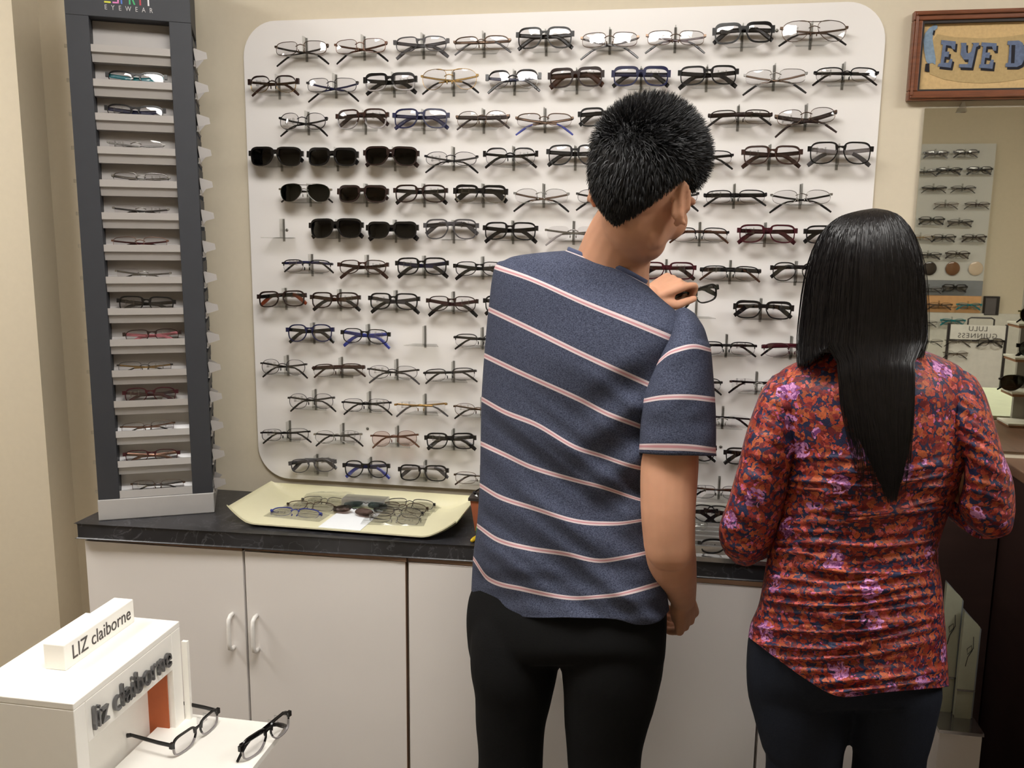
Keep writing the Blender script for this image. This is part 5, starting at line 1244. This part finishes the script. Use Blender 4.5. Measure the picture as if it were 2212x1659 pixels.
Loft([(0, [(2050,812),(2080,800),(2108,815)], -.60, -.60, .03, .03), (1, [(2040,860),(2090,850),(2130,855)], -.62, -.62, .055, .05), (2, [(2052,930),(2105,930),(2152,925)], -.64, -.64, .058, .055),
 (3, [(2080,1000),(2125,995),(2170,985)], -.65, -.65, .055, .055), (4, [(2080,1050),(2135,1048),(2189,1040)], -.65, -.65, .052, .055), (5, [(2070,1092),(2130,1102),(2193,1100)], -.64, -.64, .050, .06),
 (6, [(2090,1133),(2140,1148),(2184,1148)], -.63, -.63, .04, .07), (7, [(2122,1158),(2140,1164),(2158,1162)], -.62, -.62, .02, .06)]).add(mb, 80, 48, sw_disp)
for e, sg in ((at(1622, 1160, -.62), -1), (at(2136, 1110, -.62), 1)):
    e2 = e+Vector((-sg*.02, .085, .008)); mb.tube([e, e.lerp(e2, .5), e2], [.044, .045, .040], 20)
for v in mb.v: v -= wo.location
sh = mb.obj('floral_shirt', m_flo, wo); sm = sh.modifiers.new('solid', 'SOLIDIFY'); sm.thickness = .0012; sm.offset = -1
sh['label'] = 'red, orange and lilac floral print shirt'
mb = MB(); cp = [WT.pt(.02, 2*math.pi*i/40)+Vector((0, 0, .008)) for i in range(41)]; mb.tube([p-wo.location for p in cp], .011, 8, flat=(.35, 1.5), up=(0, 0, 1)); mb.obj('collar', m_flo, wo)
mb = MB()
Loft([(0, [(1650,1280),(1850,1290),(2030,1280)], -.60, -.60, .095, .10), (1, [(1622,1350),(1840,1360),(2042,1350)], -.60, -.60, .112, .11), (2, [(1613,1410),(1840,1420),(2044,1410)], -.60, -.60, .122, .11),
 (3, [(1613,1480),(1840,1490),(2036,1480)], -.60, -.60, .118, .11), (4, [(1622,1530),(1840,1535),(2026,1530)], -.60, -.60, .10, .10)]).add(mb, 30, 56)
f1 = leg([(1480, 1616, 1840, -.60), (1540, 1626, 1838, -.60), (1600, 1642, 1828, -.60), (1655, 1654, 1818, -.60)], .0, mb)
f2 = leg([(1480, 1830, 2034, -.60), (1540, 1832, 2022, -.60), (1600, 1838, 2008, -.60), (1655, 1842, 1998, -.60)], .0, mb)
for v in mb.v: v -= wo.location
remesh(mb.obj('trousers', mat('dark_navy_denim', srgb(24, 28, 38), .85, var=.15, scale=300, bump=.15, spec=.2), wo), .007, 4)
shoes(wo, (f1, f2), mat('dark_flat_shoe', srgb(40, 34, 34), .5))
# long hair
HL = Loft([
 (0, [(1866,453),(1890,450),(1912,453)], -.63, -.63, .02, .02),
 (1, [(1815,468),(1885,458),(1943,466)], -.63, -.63, .068, .065),
 (2, [(1778,500),(1880,496),(1970,500)], -.63, -.63, .100, .09),
 (3, [(1752,558),(1880,556),(1990,555)], -.63, -.63, .116, .095),
 (4, [(1738,622),(1870,622),(1999,616)], -.63, -.63, .116, .09),
 (5, [(1729,690),(1870,690),(2003,690)], -.63, -.63, .110, .07),
 (6, [(1723,742),(1870,742),(2003,738)], -.635, -.635, .104, .05),
 (7, [(1722,790),(1748,778),(1792,752),(1850,770),(1950,775),(1994,772)], -.65, -.645, .090, .03)])
HT = Loft([
 (0, [(1822,650),(1880,650),(1950,650)], -.700, -.700, .010, .02),
 (1, [(1806,730),(1880,730),(1962,730)], -.705, -.700, .022, .02),
 (2, [(1808,790),(1890,790),(1976,790)], -.728, -.722, .022, .02),
 (3, [(1816,860),(1895,860),(1976,860)], -.735, -.735, .014, .018),
 (4, [(1834,910),(1905,910),(1972,910)], -.735, -.735, .013, .015),
 (5, [(1858,955),(1915,955),(1966,955)], -.733, -.733, .012, .012),
 (6, [(1880,1000),(1920,1000),(1957,1000)], -.730, -.730, .010, .010),
 (7, [(1898,1040),(1925,1040),(1948,1040)], -.726, -.726, .007, .008),
 (7.6, [(1912,1066),(1925,1068),(1938,1066)], -.724, -.724, .003, .004)])
mb = MB()
def hdisp(x, y): return .0035*noise.noise(Vector((x/14, y/400, 1.2)))
HL.add(mb, 70, 120, hdisp); HT.add(mb, 60, 60, lambda x, y: .002*noise.noise(Vector((x/9, y/300, 2.2))), v1=3.7)
rnd = random.Random(11)
HA = lambda v, t, off: (lambda e: (e[0]+(t-.5)*3, e[1]+max(0, v-7)*60, e[2]-e[3]*math.sin(math.acos(1-2*t))**.9-off))(HL.ev(min(v, 7), t))
HB = lambda v, t, off: (lambda e: (e[0], e[1]+max(0, v-7.6)*60, e[2]-e[3]*math.sin(math.acos(1-2*t))-off))(HT.ev(min(v, 7.6), t))
for k in range(5200):
    t = rnd.random(); wob = rnd.uniform(-.02, .02); fr_ = rnd.uniform(1, 2.4); off = rnd.uniform(.0005, .006); v_st = rnd.uniform(.1, 2.2) if k % 3 else rnd.uniform(2, 5)
    clamp = lambda q: min(.995, max(.005, q)); P = []
    tail = .24 < t < .955
    vend = 6.1 if tail else rnd.uniform(6.2, 7.2)
    for i in range(11):
        v = v_st+(vend-v_st)*i/10; P.append(HA(v, clamp(t+wob*math.sin(v*fr_)), off))
    if tail:
        t2 = (t-.24)/.715; lo = rnd.uniform(3.0, 7.9) if k % 3 == 0 else rnd.uniform(5.2, 7.95); out = rnd.random() < .12
        w2 = rnd.uniform(-.05, .05)
        for i in range(12):
            v = 1.9+(lo-1.9)*i/11; q = HB(v, clamp(t2+w2*math.sin(v)), off)
            if out:                                                # wisps that hang straight instead of following the tail
                f0 = HB(2.4, clamp(t2), off); q = (f0[0]+(q[0]-f0[0])*.45, q[1], q[2])
            if q[1] > P[-1][1]+4: P.append(q)
    ribbon(mb, [at(*q) for q in P], .0007, Vector((1, rnd.uniform(-.5, .5), 0)).normalized())
for k in range(26):                                                # stray hairs on the left edge and crown
    t = rnd.choice((.002, .004, .998)); P = []; x0 = rnd.uniform(1, 5)*(-1 if t < .5 else 1)
    for i in range(12):
        v = rnd.uniform(1, 1.2) if i == 0 else 1.2+5.6*i/11; q = HA(v, t, 0); P.append((q[0]+x0*math.sin(i/11*3), q[1], q[2]))
    ribbon(mb, [at(*q) for q in P], .0003, Vector((1, 0, 0)))
for v in mb.v: v -= wo.location
mb.obj('hair', m_hairw, wo)['label'] = 'long straight black hair'
